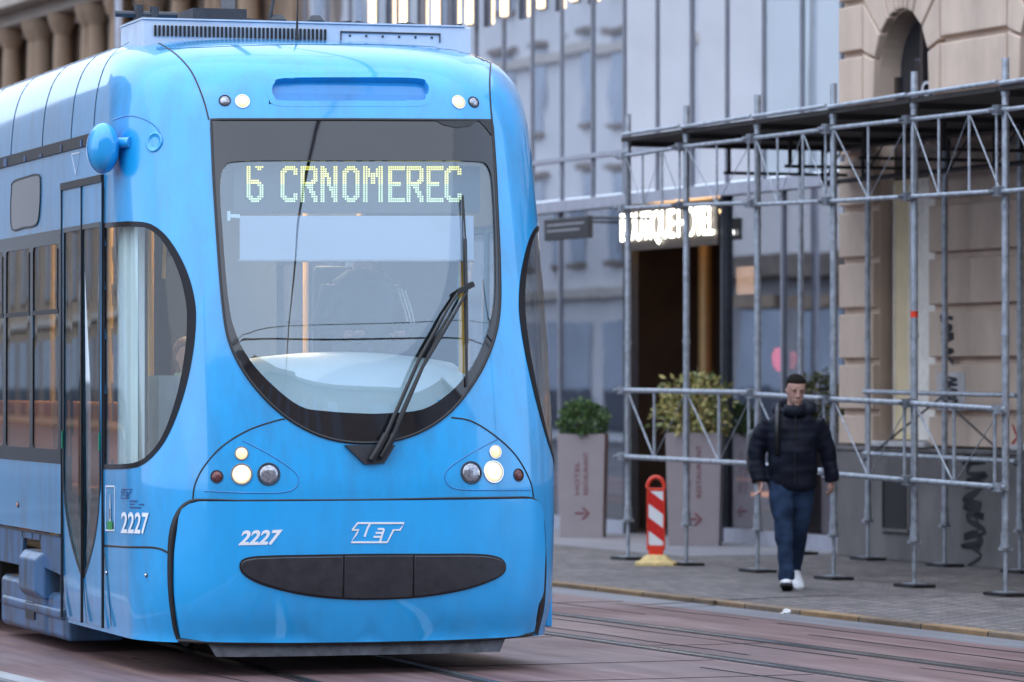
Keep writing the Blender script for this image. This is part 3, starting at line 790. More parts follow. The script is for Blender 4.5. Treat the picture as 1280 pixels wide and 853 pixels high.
for ch, x0 in zip('6CRNOMEREC', (308,350.5,375.5,400.5,428,453.5,485,508,533,555.5)):
    w = 21.5 if ch != 'M' else 25.5
    for r, row in enumerate(FONT[ch]):
        for c, b in enumerate(row):
            ld.mat(M['led'] if r < 8 else M['led_reflected'])
            if b == '#': dot(x0+(c+.5)*w/8, 207.5+(r+.5)*2.85, .98)
ld.build('led_text', None, db, fix=False)
bl = sheet(((300,325),(592,325),(592,270),(300,270)), .07, 'sun_blind', M['blind'], th=.012)
m = MB(); m.add_mesh([inside(284,264,.03),inside(284,276,.03),inside(288,276,.03),inside(288,272,.03),inside(300,273,.03),inside(300,268,.03),inside(288,268,.03),inside(288,264,.03)], [(0,1,2,3,6,7),(3,4,5,6)]); m.build('cream_clip', M['dash'], bl, fix=False)
m = MB(); m.tube([inside(298,326,.06), inside(594,326,.06)], .008, 8); m.build('blind_rail', M['grey'], bl)
# dashboard: a pale curved top filling the lower windshield
da = MB(); R = []
for i in range(17):
    t = i/16; row = []
    for j in range(25):
        s = -1+2*j/24; wdt = .80-.12*t
        zz = 1.86-.06*(s*s) - .42*(1-t)**1.6 ; yy = yfront(s*.6, max(zz,1.2))+.07+.55*t
        row.append(Vector((s*wdt*(.62+.38*min(1, t*1.8)), yy, zz)))
    R.append(row)
da.rings(R, cap=False, closed=False); dd = da.build('dashboard', M['dash'], tram, smooth='all')
cn = MB(); cn.box(-.85, .85, .75, .80, .56, 1.75); cn.build('dashboard_front', M['lining'], dd)
pl = MB(); e0 = inside(579,480,.5); pl.tube([Vector((e0.x, e0.y, 1.6)), Vector((e0.x, e0.y, 2.65))], .028, 12); pl.build('yellow_pole', M['yellow'], tram, smooth=True)
bk = MB(); bk.box(.45,1.05,1.85,1.89,.56,3.3).box(-1.05,1.05,1.85,1.89,3.0,3.4); bk.build('cab_partition', M['lining'], tram)
# curtain inside the left cab window
cu = MB(); n = 60; q0 = UV('L', 146, 430)[0]; q1 = UV('L', 196, 430)[0]
c0 = [Vector((-1.19+.028*math.sin(i*.8)+.010*math.sin(i*2.1), 1.44-(.58*i/n), 0)) for i in range(n+1)]
zc1 = UV('L',170,275)[1]-.02; zc0 = UV('L',170,590)[1]+.03
for i in range(n): cu.quad(c0[i]+Vector((0,0,zc0)), c0[i+1]+Vector((0,0,zc0)), c0[i+1]+Vector((0,0,zc1)), c0[i]+Vector((0,0,zc1)))
cu.build('curtain', M['curtain'], tram, fix=False, smooth='all')
# handrails, seats, lamps in the saloon
hr = MB()
for (x, y) in ((-.75,2.6),(.7,2.9),(-.72,4.0),(.72,4.4),(-.72,6.0)): hr.tube([(x,y,.55),(x,y,3.0)], .02, 8)
hr.tube([(-.75,2.2,2.9),(-.75,8,2.9)], .018, 8).tube([(-.95,1.0,2.75),(-.78,1.15,1.95)], .018, 8).tube([(-.98,1.1,2.8),(-1.0,1.1,2.3)],.012,8)
hr.build('handrail', M['yellow'], tram, smooth=True)
for i in range(5):
    for sx in (-1, 1):
        s_ = MB(); y = 3.4+.85*i; s_.box(sx*.75-.22, sx*.75+.22, y, y+.42, .92, 1.0).box(sx*.75-.22, sx*.75+.22, y+.40, y+.47, .95, 1.55).box(sx*.75-.05, sx*.75+.05, y+.1, y+.3, .56, .92)
        s_.build('passenger_seat', M['seat'], tram, bevel=.02)
lm = MB(); lm.box(-.45,-.25,2.2,9,3.20,3.22); lm.box(.25,.45,2.2,9,3.20,3.22); lm.build('ceiling_lamp', M['amb_lamp'], tram)
cb = MB(); cb.box(-1.04,-.7,1.05,1.35,1.1,1.72); cb.build('control_box', simple('control_box_grey',(.30,.36,.40),.5), tram)
# parts standing inside the wipers' view
# ================================================================== PEOPLE
M['skin'] = simple('skin', (0.50,0.29,0.23), 0.55, 0, 0.12, 25)
M['hair'] = simple('dark_hair', (0.014,0.011,0.010), 0.9, 0, 0.4, 80, spec=.1)
M['hairb'] = simple('brown_hair', (0.09,0.035,0.015), 0.55, 0, 0.4, 60)
M['navy'] = simple('navy_padded_nylon', (0.004,0.006,0.015), 0.7, 0, 0.5, 9, bmp=0.4, spec=.25)
M['jeans'] = simple('blue_denim', (0.020,0.038,0.080), 0.9, 0, 0.35, 8, bmp=0.15, spec=.2)
M['shoe'] = simple('white_trainer', (0.75,0.76,0.80), 0.5)
M['sole'] = simple('shoe_sole', (0.03,0.03,0.035), 0.7)
M['eye'] = simple('eye_dark', (0.02,0.015,0.012), 0.2)
M['driverblue'] = simple('driver_jacket', (0.015,0.025,0.06), 0.7)
M['scarf'] = simple('pale_green_scarf', (0.35,0.50,0.33), 0.8)

def head(mb, c, s=1.0, yaw=0.0, tilt=0.0):
    """head of height .235*s centred at c, facing -Y before the turn"""
    Rm = Matrix.Rotation(yaw, 3, 'Z') @ Matrix.Rotation(tilt, 3, 'X'); c = Vector(c)
    prof = ((-.118,.020,-.040,.005),(-.112,.034,-.070,.020),(-.095,.048,-.090,.040),(-.070,.058,-.092,.062),(-.045,.064,-.088,.080),(-.015,.070,-.088,.092),
            (.010,.073,-.084,.100),(.030,.075,-.090,.104),(.060,.074,-.086,.104),(.085,.066,-.070,.095),(.105,.050,-.045,.072),(.116,.028,-.015,.042),(.120,.010,.005,.022))
    R = []
    for z, hw, yf, yb in prof:
        r = []
        for j in range(28):
            a = 2*math.pi*j/28; x = hw*math.sin(a); cy = -math.cos(a)
            y = (yf if cy < 0 else yb)*abs(cy)**.85 + (yf+yb)*.0
            r.append(c + Rm @ (Vector((x, y, z))*s))
        R.append(r)
    mb.rings(R)
    def e(p, rx, ry, rz): 
        n = len(mb.v); mb.ell((0,0,0), rx*s, ry*s, rz*s, 12, 8)
        for i in range(n, len(mb.v)): mb.v[i] = c + Rm @ (mb.v[i] + Vector(p)*s)
    e((0,-.100,-.022),.013,.016,.020); e((0,-.096,.000),.008,.012,.026); e((-.012,-.094,-.028),.008,.009,.008); e((.012,-.094,-.028),.008,.009,.008)
    e((-.072,.005,-.008),.010,.020,.030); e((.072,.005,-.008),.010,.020,.030)
    e((0,-.087,-.060),.024,.010,.006); e((0,-.084,-.070),.020,.010,.007); e((-.028,-.080,.030),.022,.010,.007); e((.028,-.083,.030),.022,.010,.007)
    e((0,-.078,-.100),.022,.018,.016)
    return Rm
def head_extras(root, c, s, Rm, hairmat, style='short'):
    c = Vector(c)
    h = MB(); R = []
    for z, hw, yf, yb, in ((-.015,.070,.030,.100),(.02,.0755,.015,.106),(.05,.0775,-.030,.108),(.078,.0755,-.078,.106),(.095,.069,-.070,.096),(.113,.054,-.046,.074),(.126,.034,-.018,.046),(.131,.012,.0,.022)):
        r = []
        for j in range(28):
            a = 2*math.pi*j/28; cy = -math.cos(a); nz = noise.noise(Vector((a*2, z*40, 3)))*.003
            r.append(c + Rm @ (Vector(((hw+nz)*math.sin(a), (yf if cy < 0 else yb)*abs(cy)**.85, z))*s))
        R.append(r)
    h.rings(R)
    if style == 'long':
        n = len(h.v); 
        h.rings([[c + Rm @ (Vector((hw*math.sin(2*math.pi*j/20), .045+dy*math.cos(2*math.pi*j/20), z))*s) for j in range(20)] for z, hw, dy in ((-.20,.07,.05),(-.12,.088,.06),(-.02,.092,.07),(.05,.085,.06),(.08,.07,.05))])
    h.build('hair', hairmat, root, smooth='all')
    e = MB()
    for sx in (-1,1):
        n = len(e.v); e.ell((0,0,0), .009*s, .004*s, .0035*s, 10, 6)
        for i in range(n, len(e.v)): e.v[i] = c + Rm @ (e.v[i] + Vector((sx*.029,-.0845,.010))*s)
        n = len(e.v); e.ell((0,0,0), .016*s, .003*s, .0025*s, 10, 6)
        for i in range(n, len(e.v)): e.v[i] = c + Rm @ (e.v[i] + Vector((sx*.029,-.090,.033))*s)
    e.build('eyes', M['eye'], root, smooth='all')
def hand(mb, wrist, down, side, s=1.0, thumb=1):
    """palm, four unequal bent fingers and a thumb; down = pointing direction, side = across the knuckles"""
    w = Vector(wrist); d = Vector(down).normalized(); u = Vector(side).normalized(); n = d.cross(u)
    mb.rings([[w + d*t*s + u*a*math.cos(2*math.pi*j/12)*s + n*b*math.sin(2*math.pi*j/12)*s for j in range(12)] for t, a, b in ((-.02,.026,.020),(.02,.034,.017),(.06,.042,.016),(.088,.042,.014),(.096,.034,.010))])
    for i, (o, L) in enumerate(((-.031,.070),(-.010,.080),(.011,.075),(.031,.058))):
        p0 = w + (d*.075 + u*o)*s; p1 = p0 + (d*L*.5 + n*.010)*s; p2 = p1 + (d*L*.30 + n*.022)*s; p3 = p2 + (d*L*.12 + n*.024)*s
        mb.tube([p0, p1, p2, p3], [.0105*s,.010*s,.009*s,.007*s], 8)
    p0 = w + (d*.025 + u*thumb*.030)*s; p1 = p0 + (d*.035 + u*thumb*.022 + n*.012)*s; p2 = p1 + (d*.035 + u*thumb*.004 + n*.014)*s
    mb.tube([p0, p1, p2], [.014*s,.012*s,.009*s], 8)

def crease(mb, amp, sc, seed=0):
    mb.v = [v + Vector((noise.noise(v*sc+Vector((seed,0,0))), noise.noise(v*sc+Vector((0,seed+5,0))), .4*noise.noise(v*sc+Vector((0,0,seed+9)))))*amp + Vector((0, noise.noise(Vector((v.x*sc*.6, v.y*sc*.6, v.z*sc*2.6+seed)))*amp*.35, 0)) for v in mb.v]
    return mb
# ---- the man walking towards the camera
PD = 35.72
man = empty('person', (2.255, PD, 0), 0)
tag(man, 'man walking towards the camera in a dark navy padded jacket, blue jeans and white trainers', 'person')
b = MB(); hc = (.045, -.05, 1.622)
Rm = head(b, hc, 1.0, math.radians(10), math.radians(17))
b.tube([(.03,0,1.40),(.035,-.01,1.47),(.042,-.02,1.55)], [.075,.062,.060], 16)
def torso(mb, tab, n=28):
    mb.rings([[Vector((x0+rx*math.cos(2*math.pi*j/n), y0+ry*math.sin(2*math.pi*j/n), z)) for j in range(n)] for z, x0, y0, rx, ry in tab])
torso(b, ((.82,.02,.02,.12,.08),(.95,.02,.02,.155,.105),(1.1,.02,.01,.15,.10),(1.28,.02,0,.17,.11),(1.38,.02,0,.17,.10),(1.43,.03,0,.10,.08)))
# legs (front leg planted, rear leg trailing)
b.tube([(-.07,0,.86),(-.07,-.05,.70),(-.055,-.10,.50),(-.045,-.13,.30),(-.035,-.14,.09)], [.075,.065,.045,.042,.036], 14)
b.tube([(.09,.01,.86),(.105,.03,.70),(.09,.05,.50),(.07,.20,.30),(.06,.33,.14)], [.075,.065,.045,.042,.036], 14)
armL = [(-.16,0,1.37),(-.27,.03,1.12),(-.245,-.02,.875)]; armR = [(.21,0,1.37),(.31,.04,1.12),(.345,.05,.875)]
for A in (armL, armR): b.tube(A, [.055,.045,.032], 12)
hand(b, (-.245,-.022,.895), (.05,-.10,-1), (.5,-1,0), .85, 1); hand(b, (.345,.05,.895), (.03,-.05,-1), (-.5,-1,0), .85, 1)
bb = remeshed(b, .0062, 3).build('body', M['skin'], man, smooth='all')
head_extras(man, hc, 1.0, Rm, M['hair'])
j = MB()
def ptab(tab, n=40, quilt=.085, amp=.0035):
    z0 = tab[0][0]; z1 = tab[-1][0]; R = []; N = int((z1-z0)/.0125)
    fs = [hermite([(t[0], t[k]) for t in tab]) for k in range(1, 5)]
    for i in range(N+1):
        zz = z0+(z1-z0)*i/N; x0, y0, rx, ry = [f(zz) for f in fs]; q = amp*(abs(math.sin(math.pi*zz/quilt))**.6-1) if zz < 1.36 else 0
        R.append([Vector((x0+(rx+q)*math.copysign(abs(math.cos(2*math.pi*k/n))**.85, math.cos(2*math.pi*k/n)), y0+(ry+q)*math.sin(2*math.pi*k/n), zz)) for k in range(n)])
    return R
j.rings(ptab(((.815,.02,.01,.185,.135),(.86,.02,.01,.205,.15),(1.0,.02,0,.205,.155),(1.15,.02,-.01,.205,.16),(1.28,.02,0,.215,.155),(1.36,.02,0,.215,.14),(1.42,.025,.0,.165,.12),(1.47,.03,.0,.11,.10))))
for A in (armL, armR):
    P = spline(A[:2]+[A[2]], False, 14); N = len(P); 
    j.tube(P, [ (.084-.026*i/N)+.003*(abs(math.sin(i*1.05))-.5) for i in range(N)], 18)
jk = crease(remeshed(j, .0095, 1), .016, 9, 1).build('jacket', M['navy'], man, smooth='all')
hd = MB(); R = []
for k in range(25):                                    # hood lying round the neck
    a = 2*math.pi*k/24; cx, cy = .035+.135*math.sin(a), .045+.12*-math.cos(a)*-1
    zz = 1.475+.02*math.cos(a)*1.0-.02*(math.cos(a) < 0)
    R.append((cx, cy-.02, zz))
hd.tube([(x, y, z) for x, y, z in R], [.048+.016*math.cos(2*math.pi*k/24) for k in range(25)], 12)
hd.tube([(.035,-.06,1.42),(.038,-.065,1.50)], [.105,.088], 18)
hd.build('hood', M['navy'], man, smooth='all')
zp_ = MB(); zp_.tube([(.03,-.165,.86),(.03,-.172,1.1),(.035,-.165,1.3),(.038,-.15,1.46)], .006, 6); zp_.build('zip', M['black'], man)
st_ = MB(); st_.tube([(-.105,-.14,1.10),(-.115,-.165,1.28),(-.105,-.12,1.44),(-.09,.02,1.50)], .021, 8); st_.build('backpack_strap', M['black'], man, smooth='all')
jn = MB()
def leg(P, R): 
    Q = spline(P, False, 10); RR = spline([(r, 0) for r in R], False, 10)
    jn.tube(Q, [r[0]+.0016*math.sin(i*1.1+P[0][0]*9) for i, r in enumerate(RR)], 18)
leg([(-.075,.0,.88),(-.07,-.05,.70),(-.055,-.10,.50),(-.045,-.13,.30),(-.035,-.14,.085)], [.110,.096,.072,.066,.064])
leg([(.10,.01,.88),(.105,.03,.70),(.09,.05,.50),(.07,.20,.30),(.06,.33,.15)], [.110,.094,.072,.065,.062])
torso(jn, ((.78,.015,.01,.17,.11),(.86,.015,.01,.185,.125),(.92,.015,.01,.17,.12)))
crease(remeshed(jn, .0095, 1), .016, 8, 4).build('jeans', M['jeans'], man, smooth='all')
def shoe(p, yaw, pitch):
    s = MB(); Rr = Matrix.Translation(p) @ Matrix.Rotation(yaw, 4, 'Z') @ Matrix.Rotation(pitch, 4, 'X')
    R = []
    for y, hw, h in ((.075,.030,.055),(.06,.038,.085),(.02,.040,.095),(-.03,.042,.085),(-.09,.048,.062),(-.15,.050,.052),(-.19,.042,.042),(-.212,.022,.028)):
        R.append([Rr @ Vector((hw*math.cos(a)*1.0, y, max(0.012, .012+h*(math.sin(a)*.5+.5)) if True else 0)) for a in [2*math.pi*k/16 for k in range(16)]])
    s.rings(R); so = s.build('shoe', M['shoe'], man, smooth='all')
    s = MB(); O = [(.03,.085),(-.03,.085),(-.044,.03),(-.044,-.08),(-.052,-.14),(-.042,-.20),(0,-.222),(.042,-.20),(.052,-.14),(.044,-.08),(.044,.03)]
    s.prism([(x, y, 0.0) for x, y in O], (0,0,.022), Rr); s.build('sole', M['sole'], so, bevel=.004)
shoe(Vector((-.03,-.13,.004)), math.radians(-6), math.radians(-13)); shoe(Vector((.058,.30,.075)), math.radians(8), math.radians(28))
bag = MB(); bag.rings([[Vector((-.285+rx*math.cos(2*math.pi*k/14), .20+ry*math.sin(2*math.pi*k/14), z)) for k in range(14)] for z, rx, ry in ((.93,.03,.05),(.96,.05,.09),(1.1,.06,.11),(1.26,.045,.09),(1.30,.02,.04))])
bag.build('backpack', M['black'], man, smooth='all')

# ---- driver and a passenger, dim behind the tram's glass
def seated(name, label, local, yaw, coat, hairm, style, s=1.0):
    w = TM @ Vector(local); o = empty(name, w, TW+yaw); tag(o, label, 'person')
    b = MB(); hc = (0,-.03,.72*s); Rm = head(b, hc, s, 0.0, math.radians(6))
    b.tube([(0,0,.50),(0,-.01,.64)], [.07,.055], 14)
    torso(b, ((0,0,.0,.16,.13),(.2,0,.0,.15,.12),(.40,0,.0,.18,.12),(.50,0,.0,.16,.10),(.54,0,0,.09,.07)))
    for sx in (-1, 1):
        b.tube([(sx*.18,0,.47),(sx*.25,-.02,.22),(sx*.15,-.28,.16)], [.055,.045,.032], 10)
        b.tube([(sx*.10,0,.04),(sx*.12,-.42,.06),(sx*.12,-.45,-.38)], [.085,.065,.045], 10)
        hand(b, (sx*.15,-.28,.16), (-sx*.2,-1,-.1), (1,0,0), .9, -sx)
    remeshed(b, .009, 2).build('body', M['skin'], o, smooth='all')
    c = MB(); torso(c, ((.02,0,0,.19,.16),(.2,0,0,.185,.15),(.40,0,0,.215,.145),(.50,0,0,.19,.125),(.57,0,0,.09,.08)))
    for sx in (-1, 1): c.tube([(sx*.19,0,.46),(sx*.265,-.02,.22),(sx*.155,-.25,.165)], [.078,.066,.05], 12)
    remeshed(c, .012, 2).build('jacket', coat, o, smooth='all')
    t = MB()
    for sx in (-1, 1): t.tube([(sx*.10,0,.05),(sx*.12,-.42,.065),(sx*.12,-.45,-.36)], [.098,.078,.06], 12)
    remeshed(t, .014, 2).build('trousers', M['jeans'], o, smooth='all')
    head_extras(o, hc, s, Rm, hairm, style); return o
dr = seated('person', 'tram driver in a dark jacket with pale sleeve stripes behind the windshield', (.30, 1.35, 1.80), 0, M['driverblue'], M['hair'], 'short', 1.05)
sp = MB()
for k in range(3): sp.tube([(.205+.022*k,-.07-.004*k,.46-.01*k),(.25+.022*k,-.085,.30),(.262+.02*k,-.10,.24)], .006, 6)
sp.build('sleeve_stripes', M['white'], dr)
ps = seated('person', 'long-haired passenger in a pale green scarf behind the cab side window', (-.50, 2.7, 1.12), math.radians(15), M['navy'], M['hairb'], 'long')
sc_ = MB(); sc_.tube([(0,-.02,.56),(0,-.02,.62)], [.10,.085], 16); sc_.build('scarf', M['scarf'], ps, smooth='all')
ds = MB(); ds.box(-.25,.25,-.25,.22,1.20,1.33).box(-.23,.23,.20,.28,1.3,1.95).box(-.1,.1,-.1,.1,.55,1.2)
ds.build('driver_seat', M['black'], tram, bevel=.03).location = (.30, 1.42, .45)

# ================================================================== STREET SURFACES
def brickmat(name, c1, c2, mortar, bw, bh, msize, scale=1.0, rough=.8, bmp=.3, var=.35, rot=0, wet=0.0, big=0.5):
    m, nt, b = new_mat(name); v = obj_coords(nt, (1,1,1), (0,0,rot))
    wv = noise_node(nt, 1.5, 2, .5, v); vm = nt.nodes.new('ShaderNodeVectorMath'); vm.operation = 'MULTIPLY_ADD'
    vm.inputs[1].default_value = (.03,.03,.03); nt.links.new(wv.outputs['Color'], vm.inputs[0]); nt.links.new(v, vm.inputs[2])
    br = nt.nodes.new('ShaderNodeTexBrick'); br.inputs['Scale'].default_value = scale
    br.inputs['Color1'].default_value = (*c1,1); br.inputs['Color2'].default_value = (*c2,1); br.inputs['Mortar'].default_value = (*mortar,1)
    br.inputs['Brick Width'].default_value = bw; br.inputs['Row Height'].default_value = bh; br.inputs['Mortar Size'].default_value = msize; br.inputs['Mortar Smooth'].default_value = .3
    nt.links.new(vm.outputs[0], br.inputs['Vector'])
    n = noise_node(nt, big, 7, .65, v); r = ramp(nt, n.outputs[0], [(.3, (1-var,)*3), (.7, (1+var*.6,)*3)])
    n2 = noise_node(nt, 30, 4, .7, v); r2 = ramp(nt, n2.outputs[0], [(.3, (.8,)*3), (.7, (1.15,)*3)])
    c = mixc(nt, br.outputs['Color'], r.outputs[0], 1.0, 'MULTIPLY'); c = mixc(nt, c, r2.outputs[0], 1.0, 'MULTIPLY')
    nt.links.new(c, b.inputs['Base Color'])
    rr = nt.nodes.new('ShaderNodeMapRange'); rr.inputs[1].default_value = .35; rr.inputs[2].default_value = .65; rr.inputs[3].default_value = rough-wet; rr.inputs[4].default_value = rough
    nt.links.new(n.outputs[0], rr.inputs[0]); nt.links.new(rr.outputs[0], b.inputs['Roughness'])
    sub = nt.nodes.new('ShaderNodeMath'); sub.operation = 'MULTIPLY_ADD'; sub.inputs[1].default_value = -1.0
    nt.links.new(br.outputs['Fac'], sub.inputs[0]); nt.links.new(n2.outputs[0], sub.inputs[2])
    bump(nt, b, sub.outputs[0], bmp, .01)
    return m
def asphalt(name, col, streak=(1,1,1), var=.3, rough=.75, wet=.25, tint2=None):
    m, nt, b = new_mat(name); v = obj_coords(nt, streak); v1 = obj_coords(nt)
    n = noise_node(nt, 1.3, 9, .7, v); n2 = noise_node(nt, 90, 3, .7, v1); n3 = noise_node(nt, .5, 4, .5, v1)
    r = ramp(nt, n.outputs[0], [(.30, tuple(c*(1-var) for c in col)), (.5, col), (.72, tint2 or tuple(c*(1+var) for c in col))])
    r2 = ramp(nt, n2.outputs[0], [(.3, (.72,)*3), (.7, (1.25,)*3)])
    c = mixc(nt, r.outputs[0], r2.outputs[0], 1.0, 'MULTIPLY'); nt.links.new(c, b.inputs['Base Color'])
    rr = nt.nodes.new('ShaderNodeMapRange'); rr.inputs[1].default_value = .35; rr.inputs[2].default_value = .6; rr.inputs[3].default_value = rough-wet; rr.inputs[4].default_value = rough
    nt.links.new(n3.outputs[0], rr.inputs[0]); nt.links.new(rr.outputs[0], b.inputs['Roughness']); bump(nt, b, n2.outputs[0], .25, .006)
    return m
M['ground'] = asphalt('dark_asphalt', (.07,.07,.08))
M['bed'] = asphalt('reddish_track_paving', (.150,.085,.082), (.25,3.2,1), .5, .66, .30, (.25,.17,.165))
M['gutter'] = asphalt('grey_gutter_asphalt', (.17,.17,.19), (.3,3,1), .3, .6, .25)
M['pave'] = brickmat('small_grey_pavers', (.27,.235,.225), (.155,.135,.132), (.045,.040,.040), .21, .105, .016, wet=.15, var=.38, bmp=.6, big=.9)
M['slab'] = brickmat('pale_pavement_slabs', (.27,.26,.28), (.23,.225,.245), (.10,.10,.105), .9, .6, .008, wet=.15, bmp=.12, var=.2)
M['kerb'] = brickmat('ochre_kerb_stone', (.32,.20,.10), (.20,.15,.11), (.03,.03,.03), 1.0, 3.0, .012, wet=.05, var=.45, big=1.2)
M['rail'] = simple('worn_rail_steel', (.50,.49,.50), .22, 1.0, .25, 3, (.3,8,1))
M['groove'] = simple('rail_groove', (.018,.017,.018), .7)
def strip(name, a0, a1, t0, t1, z, mat, step=None, kind='structure'):
    r = MB(); r.quad((a0, t0, 0), (a1, t0, 0), (a1, t1, 0), (a0, t1, 0)); o = r.build(name, mat, None)
    o.location = (0,0,z); o.rotation_euler = (0,0,RS); tag(o, kind=kind); return o
strip('ground', -2500, 2500, -2500, 2500, -.06, M['ground'])
strip('track_bed', -160, 40, 6.5, 13.22, -.03, M['bed'])
strip('road', -160, 40, -14, 6.36, -.035, M['ground'])
strip('gutter', -160, 40, 13.22, 13.66, -.034, M['gutter'])
def slabbox(name, a0, a1, t0, t1, z0, z1, mat, bev=0):
    r = MB(); r.box(a0, a1, t0, t1, z0, z1); o = r.build(name, mat, None, bevel=bev); o.rotation_euler = (0,0,RS); tag(o, kind='structure'); return o
slabbox('kerb', -160, 40, 13.66, 13.78, -.10, .004, M['kerb'], .01)
slabbox('pavement', -160, 40, 13.782, 30, -.12, 0, M['pave'])
slabbox('path', -160, -39.2, 16.9, 19.6, -.1, .004, M['slab'])
slabbox('bed_edge', -160, 40, 6.36, 6.5, -.10, -.018, simple('pale_concrete_edge', (.30,.30,.31), .7))
# joints between the track paving slabs
jt = MB()
for t in (7.6, 9.3, 10.0, 10.55, 11.3, 11.75, 12.6, 13.0):
    a = -70.0
    while a < -18:
        L = random.uniform(2.5, 7)
        if random.random() < .72:
            n = int(L/.5); P = [(Vector((a+L*i/n, t+.012*math.sin(i*1.7+t), 0)), Vector((0,0,1))) for i in range(n+1)]
            ribbon(P, [random.uniform(.006,.026) for _ in P], .0035, jt, .002)
        a += L+random.uniform(.2, 3)
for k in range(34):
    a = -60+k*1.35+random.uniform(-.2,.2); t0, t1 = random.choice(((11.08,11.93),(12.08,13.2),(9.0,10.9)))
    ribbon([(Vector((a, t0, 0)), Vector((0,0,1))), (Vector((a+.03, (t0+t1)/2, 0)), Vector((0,0,1))), (Vector((a, t1, 0)), Vector((0,0,1)))], .012, .003, jt, .002)
o = jt.build('track_bed_joints', M['groove'], None, fix=False); o.location = (0,0,-.03); o.rotation_euler = (0,0,RS); tag(o, kind='structure')
for t in (11.0, 12.0):
    r = MB(); r.mat(M['rail']).box(-160, 40, t-.035, t+.035, -.05, -.024).box(-160, 40, t+.070, t+.085, -.05, -.024); r.mat(M['groove']).box(-160, 40, t+.035, t+.070, -.05, -.0262).box(-160,40,t-.06,t-.035,-.05,-.0265)
    o = r.build('rail', None, None); o.rotation_euler = (0,0,RS); tag(o, kind='structure')
for s in (-.5, .5):
    r = MB(); r.mat(M['rail']).box(s-.035, s+.035, -30, 40, -.05, -.022); r.mat(M['groove']).box(s-.08*(s>0)-.035*(s<0)+.0, s-.035 if s > 0 else s+.08, -30, 40, -.05, -.0255)
    o = r.build('rail', None, None); o.location = TLOC; o.rotation_euler = (0,0,TW); tag(o, kind='structure')
# crack / patch edge and service cover in the pavement
ck = MB(); P = [(px, py) for px, py in ((795,757),(830,755),(870,753),(910,750),(960,748),(1010,746),(1050,744))]
def gpt(px, py): D = F*EYE/(py-HY); return Vector(((px-CX)/F*D, D, 0))
ribbon([(gpt(*p), Vector((0,0,1))) for p in P], [.01,.05,.03,.07,.03,.04,.01], .003, ck, .002)
o = ck.build('pavement_crack', M['groove'], None, fix=False); tag(o, kind='structure')
# litter
lt = MB(); random.seed(3); lt.ell((0,0,.018), .028,.024,.02, 12, 8)
lt.v = [v*(1+.45*noise.noise(v*60+Vector((3,1,2)))) for v in lt.v]; lt.ell((-.03,0,.007),.018,.02,.007,8,5)
o = lt.build('crumpled_paper', simple('white_paper', (.8,.8,.8), .8), None); o.location = gpt(983,768); tag(o, 'small white crumpled paper lying by the kerb', 'litter')

M['red'] = simple('orange_red_plastic', (.72,.045,.015), .4)
# ================================================================== SCAFFOLD
M['galv'] = simple('galvanised_tube', (.36,.39,.44), .45, .45, .35, 14)
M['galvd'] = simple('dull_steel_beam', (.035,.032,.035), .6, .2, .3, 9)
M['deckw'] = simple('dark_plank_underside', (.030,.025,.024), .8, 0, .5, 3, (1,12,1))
TF, TB = 16.1, 18.2
sA = ap(1257, TF)
scf = street_root('scaffold', sA, TF)
tag(scf, 'galvanised tube scaffold with a high deck standing over the pavement', 'scaffold')
fa = [ap(p, TF)-sA for p in (785,858,947,1042,1143,1257)]
for _ in range(3): fa.append(fa[-1]+1.55)
def S(a, y, z): return Vector((a, y, z))
def post(a, y, top, thick=.030):
    p = MB(); p.tube([S(a, y, .42), S(a, y, top)], thick, 12).tube([S(a, y, .40), S(a, y, .50)], thick*1.25, 12)
    for zz in (2.05, 3.05, 3.95): p.tube([S(a, y, zz), S(a, y, zz+.035)], thick*1.22, 12)
    o = p.build('standard', M['galv'], scf, smooth=True)
    q = MB(); q.tube([S(a, y, .02), S(a, y, .44)], thick*.62, 10).tube([S(a, y, .38), S(a, y, .405)], thick*1.5, 10).box(a-.03, a+.03, y-.05, y+.05, .36, .385); q.build('screw_jack', M['galv'], o, smooth=True)
    q = MB(); q.box(a-.075, a+.075, y-.075, y+.075, .028, .036); q.build('base_plate', M['galv'], o)
    q = MB(); q.box(a-.19, a+.19, y-.10, y+.10, 0.002, .028, None); q.build('base_pad', M['black'], o)
for a in fa: post(a, 0, 4.24)
ba = [ap(p, TB)-sA for p in (905,1001,1085,1181,1275)]
for a in ba[1:]: post(a, TB-TF, 4.1, .028)
def coupler(m, a, y, z): m.box(a-.05, a+.05, y-.05, y+.03, z-.035, z+.035).tube([S(a-.03, y-.09, z), S(a-.03, y+.0, z)], .014, 8)
def girder(a0, z0, z0b, a1, z1, z1b, y, tilt, mat, name, r=.024, nseg=4, diag=True):
    g = MB(); g.tube([S(a0-.06, y, z0), S(a1+.10, y, z1)], r, 10).tube([S(a0-.06, y, z0b), S(a1+.10, y, z1b)], r, 10)
    for k in range(nseg+1):
        t = (k+.12*(k == 0)-.12*(k == nseg))/nseg; a = a0+(a1-a0)*t; zt_ = z0+(z1-z0)*t; zb_ = z0b+(z1b-z0b)*t
        g.tube([S(a, y, zb_), S(a, y, zt_)], r*.62, 8)
        if diag and k < nseg:
            t2 = (k+1)/nseg; a2 = a0+(a1-a0)*t2; za = z0+(z1-z0)*t2; zb2 = z0b+(z1b-z0b)*t2
            if k % 2 == 0: g.tube([S(a, y, zt_), S(a2, y, zb2)], r*.34, 8)
            else: g.tube([S(a, y, zb_), S(a2, y, za)], r*.20, 6)
    for a, z in ((a0, z0), (a0, z0b), (a1, z1), (a1, z1b)): coupler(g, a, y, z)
    return g.build(name, mat, scf, smooth=True)
yg = -.045
def Z(px, py): return zp(px, py, TF)
